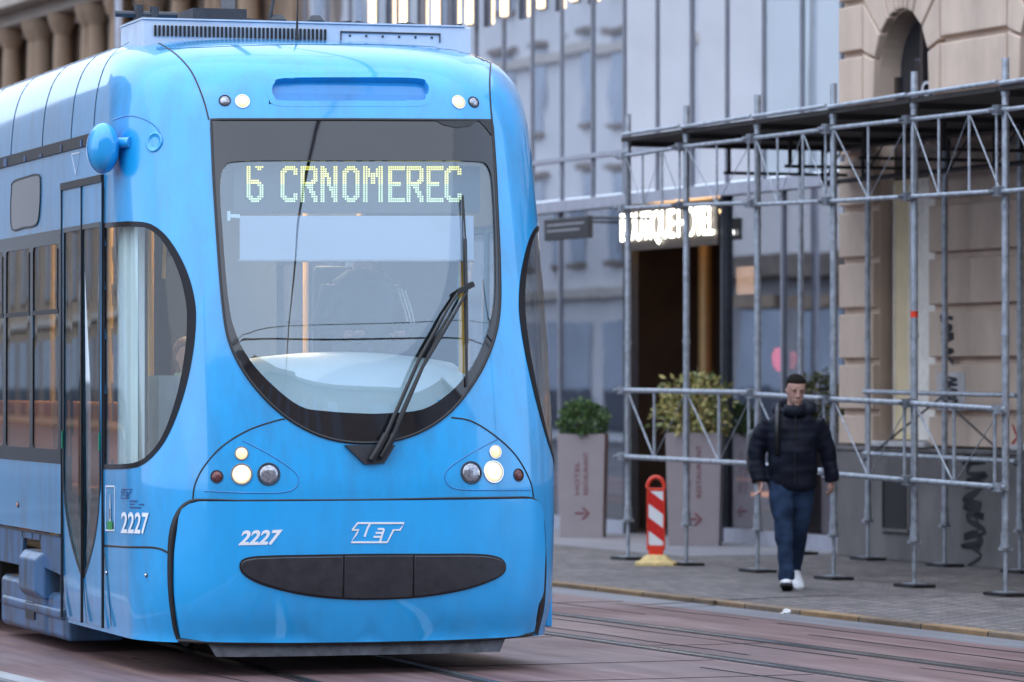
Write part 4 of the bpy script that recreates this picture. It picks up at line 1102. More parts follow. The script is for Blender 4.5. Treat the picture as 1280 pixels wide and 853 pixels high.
for (i, j_, (zt0, zt1), (zb0, zb1)) in ((0, 2, (Z(790,488), Z(945,491)), (Z(790,571), Z(945,580))), (2, 3, (Z(947,493), Z(1042,499)), (Z(947,580), Z(1042,590))), (3, 4, (Z(1042,499), Z(1143,504)), (Z(1042,592), Z(1143,601))), (4, 5, (Z(1143,504), Z(1252,512)), (Z(1143,600), Z(1252,609)))):
    girder(fa[i], zt0, zb0, fa[j_], zt1, zb1, yg, 0, M['galv'], 'guard_girder', .024, 4 if j_-i == 2 else 2)
for (i, j_, pts) in ((0, 1, ((790,195),(858,184),(790,260),(858,257))), (1, 2, ((858,184),(947,174),(858,257),(947,254))), (2, 3, ((947,173),(1042,162),(947,256),(1042,252))), (3, 4, ((1042,161),(1143,150),(1042,252),(1143,246))), (4, 5, ((1143,150),(1252,138),(1143,246),(1262,239))), (5, 6, ((1257,138),(1330,130),(1257,240),(1330,233)))):
    girder(fa[i], Z(*pts[0]), Z(*pts[2]), fa[j_], Z(*pts[1]), Z(*pts[3]), yg, 0, M['galv'], 'upper_girder', .019, 2 if i % 2 else 3)
# deck with its edge rail, cross beams below it and the rear girders
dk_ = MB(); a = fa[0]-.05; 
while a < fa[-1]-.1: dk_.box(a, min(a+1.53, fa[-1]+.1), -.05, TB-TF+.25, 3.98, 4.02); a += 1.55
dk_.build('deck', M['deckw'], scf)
for i in range(len(fa)-1):
    e = MB(); e.tube([S(fa[i]+.03, -.06, 4.045-.008*(i % 2)), S(fa[i+1]-.03, -.06, 4.05)], .019, 10); e.build('deck_edge_tube', M['galv'], scf, smooth=True)
for i, a in enumerate(fa[:-1]+[fa[-1]]):
    for k in (0,):
        x = a+k
        if x > fa[-1]: continue
        c_ = MB(); c_.bar((x,-.02,3.955),(x,TB-TF+.2,3.955),.045).bar((x,1.0,3.70),(x,TB-TF+.2,3.70),.03)
        for y in (1.05,1.8): c_.bar((x,y,3.70),(x,y,3.95),.03)
        c_.build('cross_beam', M['galvd'], scf)
for (z0, z1) in ((3.93, 3.62),):
    g = MB(); y = TB-TF-.06 if z0 > 3.9 else TB-TF-.5
    g.tube([S(fa[0], y, z0), S(fa[-1], y, z0)], .024, 8).tube([S(fa[0], y, z1), S(fa[-1], y, z1)], .024, 8)
    a = fa[0]
    while a < fa[-1]: g.tube([S(a, y, z1), S(a, y, z0)], .018, 6).tube([S(a, y, z1), S(a+.45, y, z0)], .010, 6); a += .9
    g.build('rear_girder', M['galvd'], scf, smooth=True)
for (zz) in (zp(1085,491,TB), zp(1085,568,TB)):
    g = MB(); g.tube([S(ba[2], TB-TF-.04, zz+.01), S(ba[4], TB-TF-.04, zz-.02)], .022, 8); g.build('rear_guard_rail', M['galv'], scf, smooth=True)
g = MB(); g.tube([S(ba[3], TB-TF-.04, 1.55), S(ba[4], TB-TF-.04, .95)], .010, 6).tube([S(ba[2], TB-TF-.04, .95), S(ba[3], TB-TF-.04, 1.55)], .010, 6); g.build('rear_brace', M['galvd'], scf, smooth=True)
for a, z in ((fa[4], 2.42),): tgm = MB(); tgm.tube([S(a, 0, z-.2), S(a, 0, z-.15)], .0315, 12); tgm.build('red_marking', M['red'], scf, smooth=True)


# ================================================================== BARRIER, PLANTERS
bx = street_root('beacon', ap(819, 15.9), 15.9); 
D0 = F*EYE/(707-HY); bx.location = Vector(((820-CX)/F*D0, D0, 0)); bx.rotation_euler = (0,0,math.radians(-8))
tag(bx, 'red and white striped warning beacon on a pale yellow rubber foot', 'beacon')
m_, nt, b_ = new_mat('beacon_stripes'); tc = nt.nodes.new('ShaderNodeTexCoord'); sp_ = nt.nodes.new('ShaderNodeSeparateXYZ'); nt.links.new(tc.outputs['Object'], sp_.inputs[0])
ma = nt.nodes.new('ShaderNodeMath'); ma.operation = 'MULTIPLY_ADD'; ma.inputs[1].default_value = .75; nt.links.new(sp_.outputs[0], ma.inputs[0]); nt.links.new(sp_.outputs[2], ma.inputs[2])
mb_ = nt.nodes.new('ShaderNodeMath'); mb_.operation = 'MULTIPLY_ADD'; mb_.inputs[1].default_value = 1/.25; mb_.inputs[2].default_value = .42; nt.links.new(ma.outputs[0], mb_.inputs[0])
fr2 = nt.nodes.new('ShaderNodeMath'); fr2.operation = 'FRACT'; nt.links.new(mb_.outputs[0], fr2.inputs[0])
rp = ramp(nt, fr2.outputs[0], [(0, (.78,.78,.80)), (.5, (.62,.02,.015))]); rp.color_ramp.interpolation = 'CONSTANT'; nt.links.new(rp.outputs[0], b_.inputs['Base Color']); b_.inputs['Roughness'].default_value = .35

p = MB(); p.box(-.068,.068,-.016,.016,.185,.685); p.build('striped_panel', m_, bx, bevel=.004)
p = MB(); p.box(-.084,-.069,-.022,.022,.14,.70).box(.069,.084,-.022,.022,.14,.70).box(-.068,.068,-.020,.020,.10,.184).box(-.084,.084,-.020,.020,.686,.715)
p.build('frame', M['red'], bx, bevel=.006)
p = MB(); P = [(-.078*math.cos(a), 0, .715+.10*math.sin(a)) for a in [math.pi*i/14 for i in range(15)]]
p.tube(P, .019, 8); p.build('handle', M['red'], bx, smooth=True)
p = MB(); p.box(-.05,.05,-.03,.03,.05,.11); p.build('stem', M['red'], bx)
p = MB(); p.rings([[(x*w, y*w, z) for x, y in ((-.18,-.15),(0,-.17),(.18,-.15),(.20,0),(.18,.15),(0,.17),(-.18,.15),(-.20,0))] for z, w in ((0,1),(.03,.98),(.05,.72),(.085,.55),(.10,.38))])
p.build('foot', simple('pale_yellow_rubber', (.62,.46,.20), .7, 0, .2, 20), bx, bevel=.004)
M['planter'] = simple('taupe_planter', (.30,.255,.265), .55, 0, .06, 4)
M['maroon'] = simple('maroon_lettering', (.16,.03,.04), .6)
def planter(px, t, w, h, lines, label, leafm, crown, kind):
    o = street_root('planter', ap(px, t), t); o.rotation_euler = (0,0,math.radians(-7)); tag(o, label, 'planter', 'printed planters at the hotel door')
    m = MB(); wt = w/2; wb = w/2*.90
    m.rings([[( -wb,-wb*.8,0),(wb,-wb*.8,0),(wb,wb*.8,0),(-wb,wb*.8,0)],[(-wt,-wt*.8,h),(wt,-wt*.8,h),(wt,wt*.8,h),(-wt,wt*.8,h)],[(-wt+.03,-wt*.8+.03,h),(wt-.03,-wt*.8+.03,h),(wt-.03,wt*.8-.03,h),(-wt+.03,wt*.8-.03,h)],[(-wt+.03,-wt*.8+.03,h-.05),(wt-.03,-wt*.8+.03,h-.05),(wt-.03,wt*.8-.03,h-.05),(-wt+.03,wt*.8-.03,h-.05)]])
    m.build('tub', M['planter'], o, bevel=.006)
    yt = -wt*.8
    for k, (txt, x, z0, z1) in enumerate(lines):
        V, Fc = fit_text(txt, .0); m = MB()
        P = []
        for (u, v) in V:
            z = z0+(z1-z0)*u; P.append(Vector((x-.05*v, -(wb+(wt-wb)*z/h)*.8-.004, z)))
        m.add_mesh(P, Fc); m.build('lettering', M['maroon'], o)
    m = MB(); z = .27*h/1.14; yy = -(wb+(wt-wb)*z/h)*.8-.005
    m.prism([(-.07,yy,z-.010),(.035,yy,z-.010),(.035,yy,z+.010),(-.07,yy,z+.010)], (0,.003,0)); 
    m.prism([(.0,yy-.001,z+.065),(.062,yy-.001,z),(.0,yy-.001,z-.065),(.025,yy-.001,z-.065),(.09,yy-.001,z),(.025,yy-.001,z+.065)], (0,.003,0))
    m.build('arrow', M['maroon'], o)
    s = MB(); s.box(-wt+.035, wt-.035, -wt*.8+.035, wt*.8-.035, h-.07, h-.03); s.build('soil', simple('soil', (.03,.022,.016), .9), o)
    pl_ = street_root('shrub', ap(px, t), t, h-.03); pl_.rotation_euler = o.rotation_euler
    tag(pl_, label='clipped round dark green bush in the left planter' if kind == 'ball' else 'loose yellow-green variegated bush in the right planter', cat='shrub')
    st_ = MB(); random.seed(int(px))
    for i in range(7):
        a = random.uniform(0, 6.28); st_.tube([(0,0,0),(.10*math.cos(a),.10*math.sin(a),.16),(.18*math.cos(a),.18*math.sin(a),.30)], [.012,.008,.004], 6)
    st_.build('stems', simple('twig_bark', (.06,.04,.025), .8), pl_)
    lf = [MB() for _ in leafm]
    for i in range(crown['n']):
        while True:
            v = Vector((random.uniform(-1,1), random.uniform(-1,1), random.uniform(-1,1)))
            if v.length < 1: break
        rad = v.length; v = v.normalized()*(rad**.45); lump = 1+crown.get('lump',.25)*noise.noise(v*2.6+Vector((px,0,0)))
        c = Vector((v.x*crown['rx']*lump, v.y*crown['rx']*lump, crown['z']+v.z*crown['rz']*lump))
        if c.z < 0: c.z = random.uniform(0,.06)
        k = random.randrange(len(lf)); L = crown['leaf']*random.uniform(.7,1.3)
        d = (v+Vector((random.uniform(-1,1), random.uniform(-1,1), random.uniform(-.6,1)))).normalized(); u = d.cross(Vector((random.uniform(-1,1),random.uniform(-1,1),random.uniform(-1,1)))).normalized()
        n = d.cross(u); m = lf[k]
        q = len(m.v); m.v += [c, c+d*L*.5+u*L*.26+n*L*.06, c+d*L, c+d*L*.5-u*L*.26+n*L*.06]; m.face((q,q+1,q+2)); m.face((q,q+2,q+3))
    allm = MB()
    for m, mt in zip(lf, leafm):
        allm.mat(mt); allm.add_mesh(m.v, m.f)
    allm.build('foliage', None, pl_, fix=False)
def leafmat(name, c):
    m = simple(name, c, .5, 0, .35, 12); m.node_tree.nodes['Principled BSDF'].inputs['Transmission Weight'].default_value = 0; return m
G1, G2, G3 = leafmat('dark_green_leaf', (.03,.075,.02)), leafmat('green_leaf', (.055,.12,.03)), leafmat('light_green_leaf', (.10,.17,.04))
Y1, Y2, Y3 = leafmat('yellow_green_leaf', (.28,.27,.08)), leafmat('pale_yellow_leaf', (.48,.40,.15)), leafmat('olive_leaf', (.13,.15,.045))
planter(729, 18.05, .52, 1.13, (('HOTEL', -.02, .47, .83), ('RESTAURANT', .075, .47, .93)), 'taupe planter with a clipped dark green bush, nearest the tram', (G1,G2,G3), dict(n=2600, rx=.27, rz=.22, z=.16, leaf=.045), 'ball')
planter(869, 18.2, .58, 1.17, (('HOTEL', -.03, .50, .94), ('RESTAURANT', .08, .50, 1.04)), 'taupe planter with a yellow-green bush, beside the red and white beacon', (Y1,Y2,Y3), dict(n=1150, rx=.36, rz=.33, z=.27, leaf=.075, lump=.6), 'loose')
# ================================================================== GLASS HOTEL BUILDING
TG = 18.9
def facade_glass(name, fac, gcol, base, rough=.015, tr=0.0):
    m, nt, b = new_mat(name); nt.nodes.remove(b); out = nt.nodes['Material Output']
    gl_ = nt.nodes.new('ShaderNodeBsdfGlossy'); gl_.inputs['Color'].default_value = (*gcol,1); gl_.inputs['Roughness'].default_value = rough
    if tr:
        d = nt.nodes.new('ShaderNodeBsdfTransparent'); d.inputs[0].default_value = (*base,1)
    else:
        d = nt.nodes.new('ShaderNodeBsdfDiffuse'); d.inputs[0].default_value = (*base,1)
    mx = nt.nodes.new('ShaderNodeMixShader')
    v = obj_coords(nt, (1,1,1)); n = noise_node(nt, .6, 3, .5, v)
    mr = nt.nodes.new('ShaderNodeMapRange'); mr.inputs[3].default_value = fac-.08; mr.inputs[4].default_value = fac+.08
    nt.links.new(n.outputs[0], mr.inputs[0]); nt.links.new(mr.outputs[0], mx.inputs[0])
    nb = nt.nodes.new('ShaderNodeBump'); nb.inputs['Strength'].default_value = .04; nb.inputs['Distance'].default_value = .02
    n4 = noise_node(nt, .9, 2, .5, v); nt.links.new(n4.outputs[0], nb.inputs['Height']); nt.links.new(nb.outputs[0], gl_.inputs['Normal'])
    nt.links.new(d.outputs[0], mx.inputs[1]); nt.links.new(gl_.outputs[0], mx.inputs[2]); nt.links.new(mx.outputs[0], out.inputs[0]); return m
M['fglass'] = facade_glass('coated_facade_glass', .74, (.93,.95,1.0), (.20,.22,.27))
M['fglass2'] = facade_glass('pale_screened_glass', .55, (.84,.92,1.0), (.34,.40,.44))
M['shopglass'] = facade_glass('shop_window_glass', .40, (.88,.92,1.0), (.62,.62,.64), .01, 1)
M['mull'] = simple('grey_mullion', (.27,.28,.33), .45, .3, .1)
M['lightmull'] = simple('pale_aluminium', (.45,.47,.55), .4, .4, .1)
aR = ap(1053, TG); aL = ap(392, TG); 
hb_ = street_root('hotel_building', aR, TG); tag(hb_, 'modern hotel building with a mullioned glass curtain wall and a lit doorway sign', 'building')
stp = (ap(1053,TG)-ap(703,TG))/8.0
NP = int((aR-aL)/stp+.5); HT = 16.0; ZT = 3.70
eL = ap(785,TG)-aR; eR = ap(905,TG)-aR
random.seed(11)
def panel(a0, a1, z0, z1, mat, name='glass_panel', y=0.0, tilt=.0045):
    m = MB(); j = [random.uniform(-tilt, tilt)*(a1-a0) for _ in range(2)]
    k = random.uniform(-tilt, tilt)*.6
    m.prism([(a0, y+j[0], z0), (a1, y+j[1], z0), (a1, y+j[1]+k, z1), (a0, y+j[0]+k, z1)], (0,.02,0)); return m.build(name, mat, hb_)
for i in range(NP+1):
    a1 = -stp*i-.03; a0 = -stp*(i+1)+.03
    panel(a0, a1, ZT+.12, HT, M['fglass2'] if i < 2 else M['fglass'])
    m = MB(); m.box(a1+.005, a1+.055, -.022, .02, ZT+.1, HT); m.build('mullion', M['mull'], hb_)
    if a1+.03 > eR+.2 or a0 < eL-.2:
        pass
m = MB(); m.box(-stp*(NP+1), 0, -.07, .04, ZT-.03, ZT+.10).box(-stp*(NP+1), 0, -.05, .05, ZT+.55, ZT+.60); m.build('transom', M['lightmull'], hb_)
# ground floor shop windows either side of the entrance
def shop(a0, a1, n):
    w = (a1-a0)/n
    for i in range(n):
        panel(a0+w*i+.02, a0+w*(i+1)-.02, .16, ZT-.03, M['shopglass'], 'shop_window', .02, .003)
        m = MB(); m.box(a0+w*i-.02, a0+w*i+.02, -.01, .08, .14, ZT-.03); m.build('mullion', M['mull'], hb_)
shop(eR+.03, 0, 2); shop(-stp*(NP+1), eL-.03, 6)
m = MB(); m.box(eR, 0, -.03, .10, 0, .15).box(-stp*(NP+1), eL, -.03, .10, 0, .15); m.build('plinth', M['lightmull'], hb_)
for e_ in (eL-.02, eR+.02):
    m = MB(); m.box(e_-.03, e_+.03, -.04, .12, 0, ZT-.03); m.build('door_jamb', M['darkgrey'], hb_)
# interior: dark lobby
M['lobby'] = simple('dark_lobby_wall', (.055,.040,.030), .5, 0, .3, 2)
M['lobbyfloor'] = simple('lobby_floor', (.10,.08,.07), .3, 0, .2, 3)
M['brass'] = simple('brushed_brass', (.22,.14,.06), .45, .5, .15, 4)
M['shopin'] = simple('shop_back_wall', (.14,.13,.15), .7, 0, .3, 1)
W_ = stp*(NP+1)
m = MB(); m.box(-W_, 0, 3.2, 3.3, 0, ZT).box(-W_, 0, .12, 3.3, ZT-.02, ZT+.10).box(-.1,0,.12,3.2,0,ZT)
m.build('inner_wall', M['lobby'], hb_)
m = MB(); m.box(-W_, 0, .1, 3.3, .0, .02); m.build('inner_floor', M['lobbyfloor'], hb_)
for b_ in (eL-1.2,):
    m = MB(); m.box(b_, b_+.08, .14, 3.2, 0, ZT); m.build('partition', M['lobby'], hb_)
m = MB(); m.box(eR+.12,-.12,2.4,2.5,0,ZT); m.build('shop_back_panel', M['shopin'], hb_)
m = MB(); c0 = Vector((ap(882,TG+.8)-aR, .8, 0)); m.tube([c0, c0+Vector((0,0,ZT-.05))], .085, 20); m.build('brass_column', M['brass'], hb_, smooth=True)
dk2 = street_root('reception_desk', ap(828,TG+2.0), TG+2.0); tag(dk2, 'pale yellow lit reception desk inside the dark hotel doorway', 'desk')
m = MB(); m.box(-.7,1.2,0,.5,0,1.05).box(-.75,1.25,-.04,.54,1.05,1.10); m.build('counter', simple('desk_wood', (.16,.10,.05), .4), dk2, bevel=.01)
m = MB(); m.box(-.9,-.25,.78,.80,1.85,2.35).box(-.1,.75,.78,.80,1.85,2.4); m.build('back_panel', emis('lit_desk_panel', (.75,.60,.25), .30), dk2)
m = MB(); m.box(-.65,1.15,-.012,-.002,.35,.62); m.build('glow_strip', emis('amber_strip', (1.0,.45,.10), 1.5), dk2)
m = MB(); m.box(eL+.25, eR-.45, .16, .30, 3.52, 3.55); m.build('hidden_fill_strip', emis('lobby_fill_glow', (1.0,.62,.30), 6.0), hb_)  # glowing strip added out of sight behind the sign to brighten the lobby
# red and orange glows added behind the right shop window, and a wall lamp
rl = street_root('red_reflection', ap(975,TG+1.2), TG+1.2, 0); tag(rl, 'red glow added for a reflected red light in the shop glass above the walking man', 'lamp')
m = MB(); z = zp(975,450,TG+1.2); m.rings([[Vector((r*math.cos(2*math.pi*k/16), r*.5*math.sin(2*math.pi*k/16), zz)) for k in range(16)] for zz, r in ((z-.13,.05),(z-.06,.13),(z+.05,.15),(z+.13,.10))])
m.build('glow_body', emis('red_glow', (1.0,.04,.08), 1.5), rl, smooth=True)  # reflected red light put in as a glowing body behind the glass
m = MB(); m.rings([[Vector((.30+r*math.cos(2*math.pi*k/16), r*.5*math.sin(2*math.pi*k/16), zz)) for k in range(16)] for zz, r in ((z-.10,.04),(z-.03,.09),(z+.05,.10),(z+.09,.05))])
m.build('glow_body', emis('red_glow_dim', (1.0,.08,.13), .6), rl, smooth=True)
m = MB(); m.tube([(0,0,z+.1),(0,0,ZT-.05)], .01, 6).tube([(.3,0,z+.08),(.3,0,ZT-.05)], .01, 6); m.build('cord', M['black'], rl)  # cords made up to hang the added glow
tb = street_root('table', ap(975,TG+.9), TG+.9); tag(tb, 'low table with an added orange glow underneath, behind the glass beside the man', 'table')
m = MB(); m.box(-.6,.6,-.3,.3,.62,.66); m.build('table_top', simple('orange_table_top', (.55,.20,.07), .4), tb)
for x in (-.5,.5):
    for y in (-.25,.25):
        m = MB(); m.tube([(x,y,.02),(x,y,.62)], .02, 8); m.build('leg', M['darkgrey'], tb)
m = MB(); m.box(-.55,.55,-.1,.1,.45,.5); m.build('glow_strip', emis('orange_strip', (1.0,.40,.12), .9), tb)  # glow added to stand for a bright orange surface
wl = street_root('wall_lamp', ap(915,TG+.6), TG+.6); tag(wl, 'warm glowing wall lamp behind the glass just right of the hotel door', 'lamp')
m = MB(); z = zp(925,350,TG+.6); m.box(0,.55,0,.03,z-.16,z+.14); m.build('panel', emis('warm_panel', (1.0,.62,.36), 1.1), wl); m = MB(); m.tube([(.2,.015,z+.14),(.2,.015,ZT-.03)], .008, 6); m.build('cord', M['black'], wl)
# the sign over the door
sg = street_root('hotel_sign', aR, TG-.07); tag(sg, 'glowing white letters BOUTIQUE HOTEL over the dark doorway', 'sign')
a0s = ap(786,TG)-aR; a1s = ap(903,TG)-aR; zb_, zt_ = 3.235, 3.575
V, Fc = fit_text('BOUTIQUE HOTEL', .008, 0, .92); m = MB(); m.add_mesh([Vector((a0s+(a1s-a0s)*u, -.03, zb_-.03+(zt_-zb_+.03)*v)) for u, v in V], Fc)
n = len(V); m.build('letters', emis('lit_white_letters', (1.0,.97,.86), 4.0), sg)
m = MB(); m.box(a0s-.02, a1s+.02, .0, .03, zb_-.08, zt_+.06); m.build('backing', M['lobby'], sg)
# vertical light bars on the facade
for k, px in enumerate((478,517,558,600,644,690,731)):
    o = street_root('light_bar', ap(px,TG), TG-.12); tag(o, 'warm light bar on the hotel facade, ' + ('leftmost above the tram roof','second from the left','third from the left','fourth, just right of the tram roof box','fifth from the left','second from the right','shortest, furthest right')[k], 'light', 'light bars on the hotel facade')
    z = zp(600,30,TG)
    m = MB(); m.box(-.075,.075,-.04,.0,z,z+3.2); m.build('tube', emis('warm_tube', (1.0,.70,.36), 2.0), o)
    m = MB(); m.box(-.09,.09,.0,.04,z-.03,z+3.23); m.build('housing', M['mull'], o)
bd = street_root('hanging_sign', ap(680,TG-.9), TG-.9); tag(bd, 'small dark rectangular sign on the facade just right of the tram', 'sign')
w0 = ap(733,TG-.9)-ap(678,TG-.9); z = zp(705,286,TG-.9)
m = MB(); m.box(0,w0,0,.06,z-.12,z+.12); m.build('board', simple('black_board', (.03,.03,.035), .5), bd, bevel=.01)
m = MB(); m.box(.10,w0-.12,-.004,0,z+.035,z+.06).box(.10,w0-.25,-.004,0,z-.03,z-.005); m.build('lettering', simple('grey_lettering', (.25,.25,.28), .6), bd)
m = MB(); m.tube([(.1,.03,z+.1),(.1,.9,z+.1)], .015, 8).tube([(w0-.1,.03,z+.1),(w0-.1,.9,z+.1)], .015, 8); m.build('bracket', M['darkgrey'], bd)

# ================================================================== STONE BUILDING
TS = 18.5
M['stone'] = simple('beige_render', (.58,.45,.36), .85, 0, .16, 2.2, (1,1,.5), bmp=.12)
M['stone2'] = simple('warm_beige_reveal', (.50,.40,.30), .85, 0, .12, 2, (1,1,.5))
M['stoned'] = simple('dark_inner_render', (.13,.10,.085), .9, 0, .2, 3)  # dark brown render for the inner wall
M['plinth'] = simple('grey_stone_plinth', (.15,.14,.14), .85, 0, .3, 1.6, (1,1,.6), bmp=.2)
aS = ap(1056, TS); sb = street_root('stone_building', aS, TS); tag(sb, 'old beige stone building with rusticated courses and tall arched windows', 'building')
LW = 16.0
ops = [ap(1134,TS)-aS, ap(1134,TS)-aS+3.0]
for i in range(2, 5): ops.append(ops[-1]+3.0)
OW = .585; ZS = 4.62; ZB = 1.10
holes = []
for c in ops:
    holes.append([(c-OW, ZB), (c+OW, ZB)] + [(c+OW*math.cos(math.pi*i/20), ZS+OW*1.02*math.sin(math.pi*i/20)) for i in range(21)])
pm = lambda u, v, o: Vector((u, -o, v))
patch(None, [(0,0),(LW,0),(LW,12),(0,12)], 0, .40, holes=holes, grid=50, fnmap=pm).build('wall', M['stone'], sb)
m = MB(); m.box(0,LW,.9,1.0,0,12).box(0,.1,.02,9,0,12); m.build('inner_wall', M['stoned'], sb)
def block(m, poly):                                     # raised stone with chamfered edges
    a = [Vector((x, -.002, z)) for x, z in poly]; q = [Vector((x, -.065, z)) for x, z in shrink(poly, .004)]; r = [Vector((x, -.075, z)) for x, z in shrink(poly, .014)]
    m.rings([a, q, r])
m = MB(); g = .030; z0s = [1.40, 1.89, 2.38, 2.87, 3.37, 3.87, 4.37, 4.87, 5.37, 5.87, 6.37, 6.87, 7.37]
prev = 1.06
HWR = .83
for z in z0s:
    a_prev = 0.0
    for k, c in enumerate(ops+[None]):
        hw = HWR if prev >= 4.3 and z <= 6.5 else OW
        if prev >= 6.3: hw = 0
        if c is None: e = LW
        elif hw == 0: continue
        else: e = c-hw
        # split long stretches once so that joints stagger
        x0 = a_prev+(0.0 if a_prev == 0 else g*.0); x1 = e
        block(m, [(x0+.01, prev+g), (x1-.012, prev+g), (x1-.012, z-g), (x0+.01, z-g)])
        if c is not None: a_prev = c+hw
    prev = z
for c in ops:                                           # voussoirs
    outp = [(HWR,4.37),(HWR,4.87),(HWR,5.37),(HWR,6.37),(.40,6.37),(.13,6.37),(-.13,6.37),(-.40,6.37),(-HWR,6.37),(-HWR,5.37),(-HWR,4.87),(-HWR,4.37)]
    inn = []
    for (x, z) in outp:
        an = math.atan2(z-ZS, x) if z > ZS else (0 if x > 0 else math.pi); an = max(0, min(math.pi, an)); inn.append((OW*math.cos(an), ZS+OW*1.02*math.sin(an)) if z > ZS else (math.copysign(OW, x), z))
    for i in range(11):
        if i == 2: poly = [inn[i], outp[i], outp[i+1], inn[i+1]]
        poly = [(c+x, z) for x, z in (inn[i], outp[i], outp[i+1], inn[i+1])]
        if math.dist(poly[0], poly[1]) < .03: continue
        block(m, shrink(poly, .012))
m.build('rusticated_blocks', M['stone'], sb)
m = MB(); m.box(0, LW, -.09, -.001, 0, 1.03).box(0, LW, -.11, -.001, 1.031, 1.075); pl2 = m.build('plinth', M['plinth'], sb, bevel=.01)
m = MB()
for k, c in enumerate(ops):
    m.box(c-.33, c+.22, -.094, -.0905, .30, .76)
    m.build('cellar_opening', M['black'], sb); m = MB()
    m.box(c-.36, c-.33, -.105, -.09, .28, .79).box(c+.22,c+.25,-.105,-.09,.28,.79).box(c-.36,c+.25,-.105,-.09,.76,.79).box(c-.36,c+.25,-.12,-.09,.27,.30); m.build('cellar_frame', M['plinth'], sb); m = MB()
for k, c in enumerate(ops):
    m = MB(); m.box(c-OW-.06, c+OW+.06, -.14, .30, 1.078, 1.13); m.build('window_sill', simple('pale_sill_%d' % k, (.5,.49,.50), .7), sb, bevel=.01)
    w = MB(); w.box(c-OW, c-OW+.07, .15, .24, 1.13, ZS).box(c+OW-.07, c+OW, .15, .24, 1.13, ZS).box(c-OW, c+OW, .15, .24, 3.62, 4.0).box(c-.03, c+.03, .15, .22, 4.0, ZS+OW-.02)
    win = w.build('window', simple('dark_brown_frame_%d' % k, (.045,.032,.028), .5), sb)
    q = MB(); q.box(c-OW+.09, c+OW, .10, .14, 1.14, 3.62); q.build('cream_shutter', simple('cream_shutter_%d' % k, (.80,.66,.42), .6, 0, .08, 3), win, bevel=.01)
    q = MB(); q.box(c+OW*.1, c+OW, .075, .0875, 1.14, 3.62)
    for i in range(3): q.box(c-OW+.10+.33*i, c-OW+.13+.33*i, .088, .10, 1.2, 3.58)
    for i in range(5): q.box(c+OW-.05, c+OW-.002, .0, .10, 1.55+.49*i, 1.75+.49*i)
    q.build('shutter_moulding', simple('pale_cream_%d' % k, (.86,.80,.72), .6), win)
    q = MB(); P = [(c-OW+.07, 4.0), (c+OW-.07, 4.0)] + [(c+(OW-.07)*math.cos(math.pi*i/12), ZS+(OW-.05)*math.sin(math.pi*i/12)) for i in range(13)]
    q.prism([(x, .18, z) for x, z in P], (0,.01,0)); q.build('fanlight', facade_glass('dark_fanlight_%d' % k, .12, (.8,.85,1), (.02,.02,.025)), win)
    if k == 0:
        V, Fc = fit_text('ON', .02); q = MB(); q.add_mesh([Vector((c+.02+.42*u, .14, 4.40+.14*v)) for u, v in V], Fc); q.build('lettering', simple('pale_grey_letters', (.55,.56,.60), .5), win)
# notice and scrawls on the wall
pg_ = MB(); A0 = ap(1181,TS)-aS; A1 = ap(1216,TS)-aS; pg_.box(A0, A1, -.082, -.0765, zp(1198,513,TS), zp(1198,466,TS)); pg_.build('pale_patch', simple('pale_notice', (.50,.48,.49), .8, 0, .15, 6), sb)
def scrawl(name, x0, x1, y0, y1, seed, off, mat, n=26, w=.02, t=TS):
    random.seed(seed); P = []
    for i in range(n):
        u = .5+.48*math.sin(i*2.3+seed)*(1-.3*random.random()); v = i/(n-1)
        px = x0+(x1-x0)*u; py = y0+(y1-y0)*(v+.06*random.uniform(-1,1)); P.append((ap(px,t)-aS, -off, zp(px,py,t)))
    Q = spline(P, False, 5); ribbon([(Vector(p), Vector((0,-1,0))) for p in Q], [w*(.6+.5*abs(math.sin(i*.31))) for i in range(len(Q))], .001, mm := MB(), .001)
    mm.build(name, mat, sb, fix=False)
inkm = simple('spray_black', (.012,.012,.018), .6); 
scrawl('graffiti', 1184, 1205, 395, 455, 2, .079, inkm, 12, .05)
scrawl('graffiti', 1184, 1212, 470, 505, 5, .086, inkm, 14, .025)
scrawl('graffiti', 1212, 1246, 566, 690, 9, .093, inkm, 22, .055)
scrawl('graffiti', 1214, 1242, 600, 702, 3, .094, inkm, 15, .03)
scrawl('graffiti', 1274, 1282, 532, 562, 4, .079, simple('spray_red', (.40,.03,.03), .6), 5, .03)

# ================================================================== OLD PALACE FURTHER LEFT
M['pal'] = simple('brown_beige_stone', (.35,.25,.175), .85, 0, .25, 1.0, (1,1,.6))
M['pald'] = simple('darker_carved_stone', (.20,.155,.125), .85, 0, .3, 2)
M['palc'] = simple('pale_cornice_stone', (.46,.41,.36), .8, 0, .12, 1.5)
M['dwin'] = facade_glass('dark_old_window', .12, (.8,.85,.95), (.03,.03,.035))
aP = aL-.6; pb = street_root('old_palace', aP, TG-.1); tag(pb, 'old brownish palace with carved columns and cornices behind the tram', 'building')
PL = 34.0
m = MB(); m.box(-PL, 0, 0, .5, 0, 14); m.build('wall', M['pal'], pb)
zc0 = zp(0,33,TG)
m = MB(); m.box(-PL-.2, .1, -.75, 0, zc0, zc0+.35).box(-PL-.2, .1, -.45, 0, zc0-.22, zc0); m.build('cornice', M['palc'], pb, bevel=.03)
m = MB(); m.box(-PL, 0, -.35, 0, 5.05, 5.3).box(-PL, 0, -.30, 0, 6.05, 6.2); m.build('string_course', M['pald'], pb, bevel=.03)
sp0 = 1.62; n = int(PL/sp0)
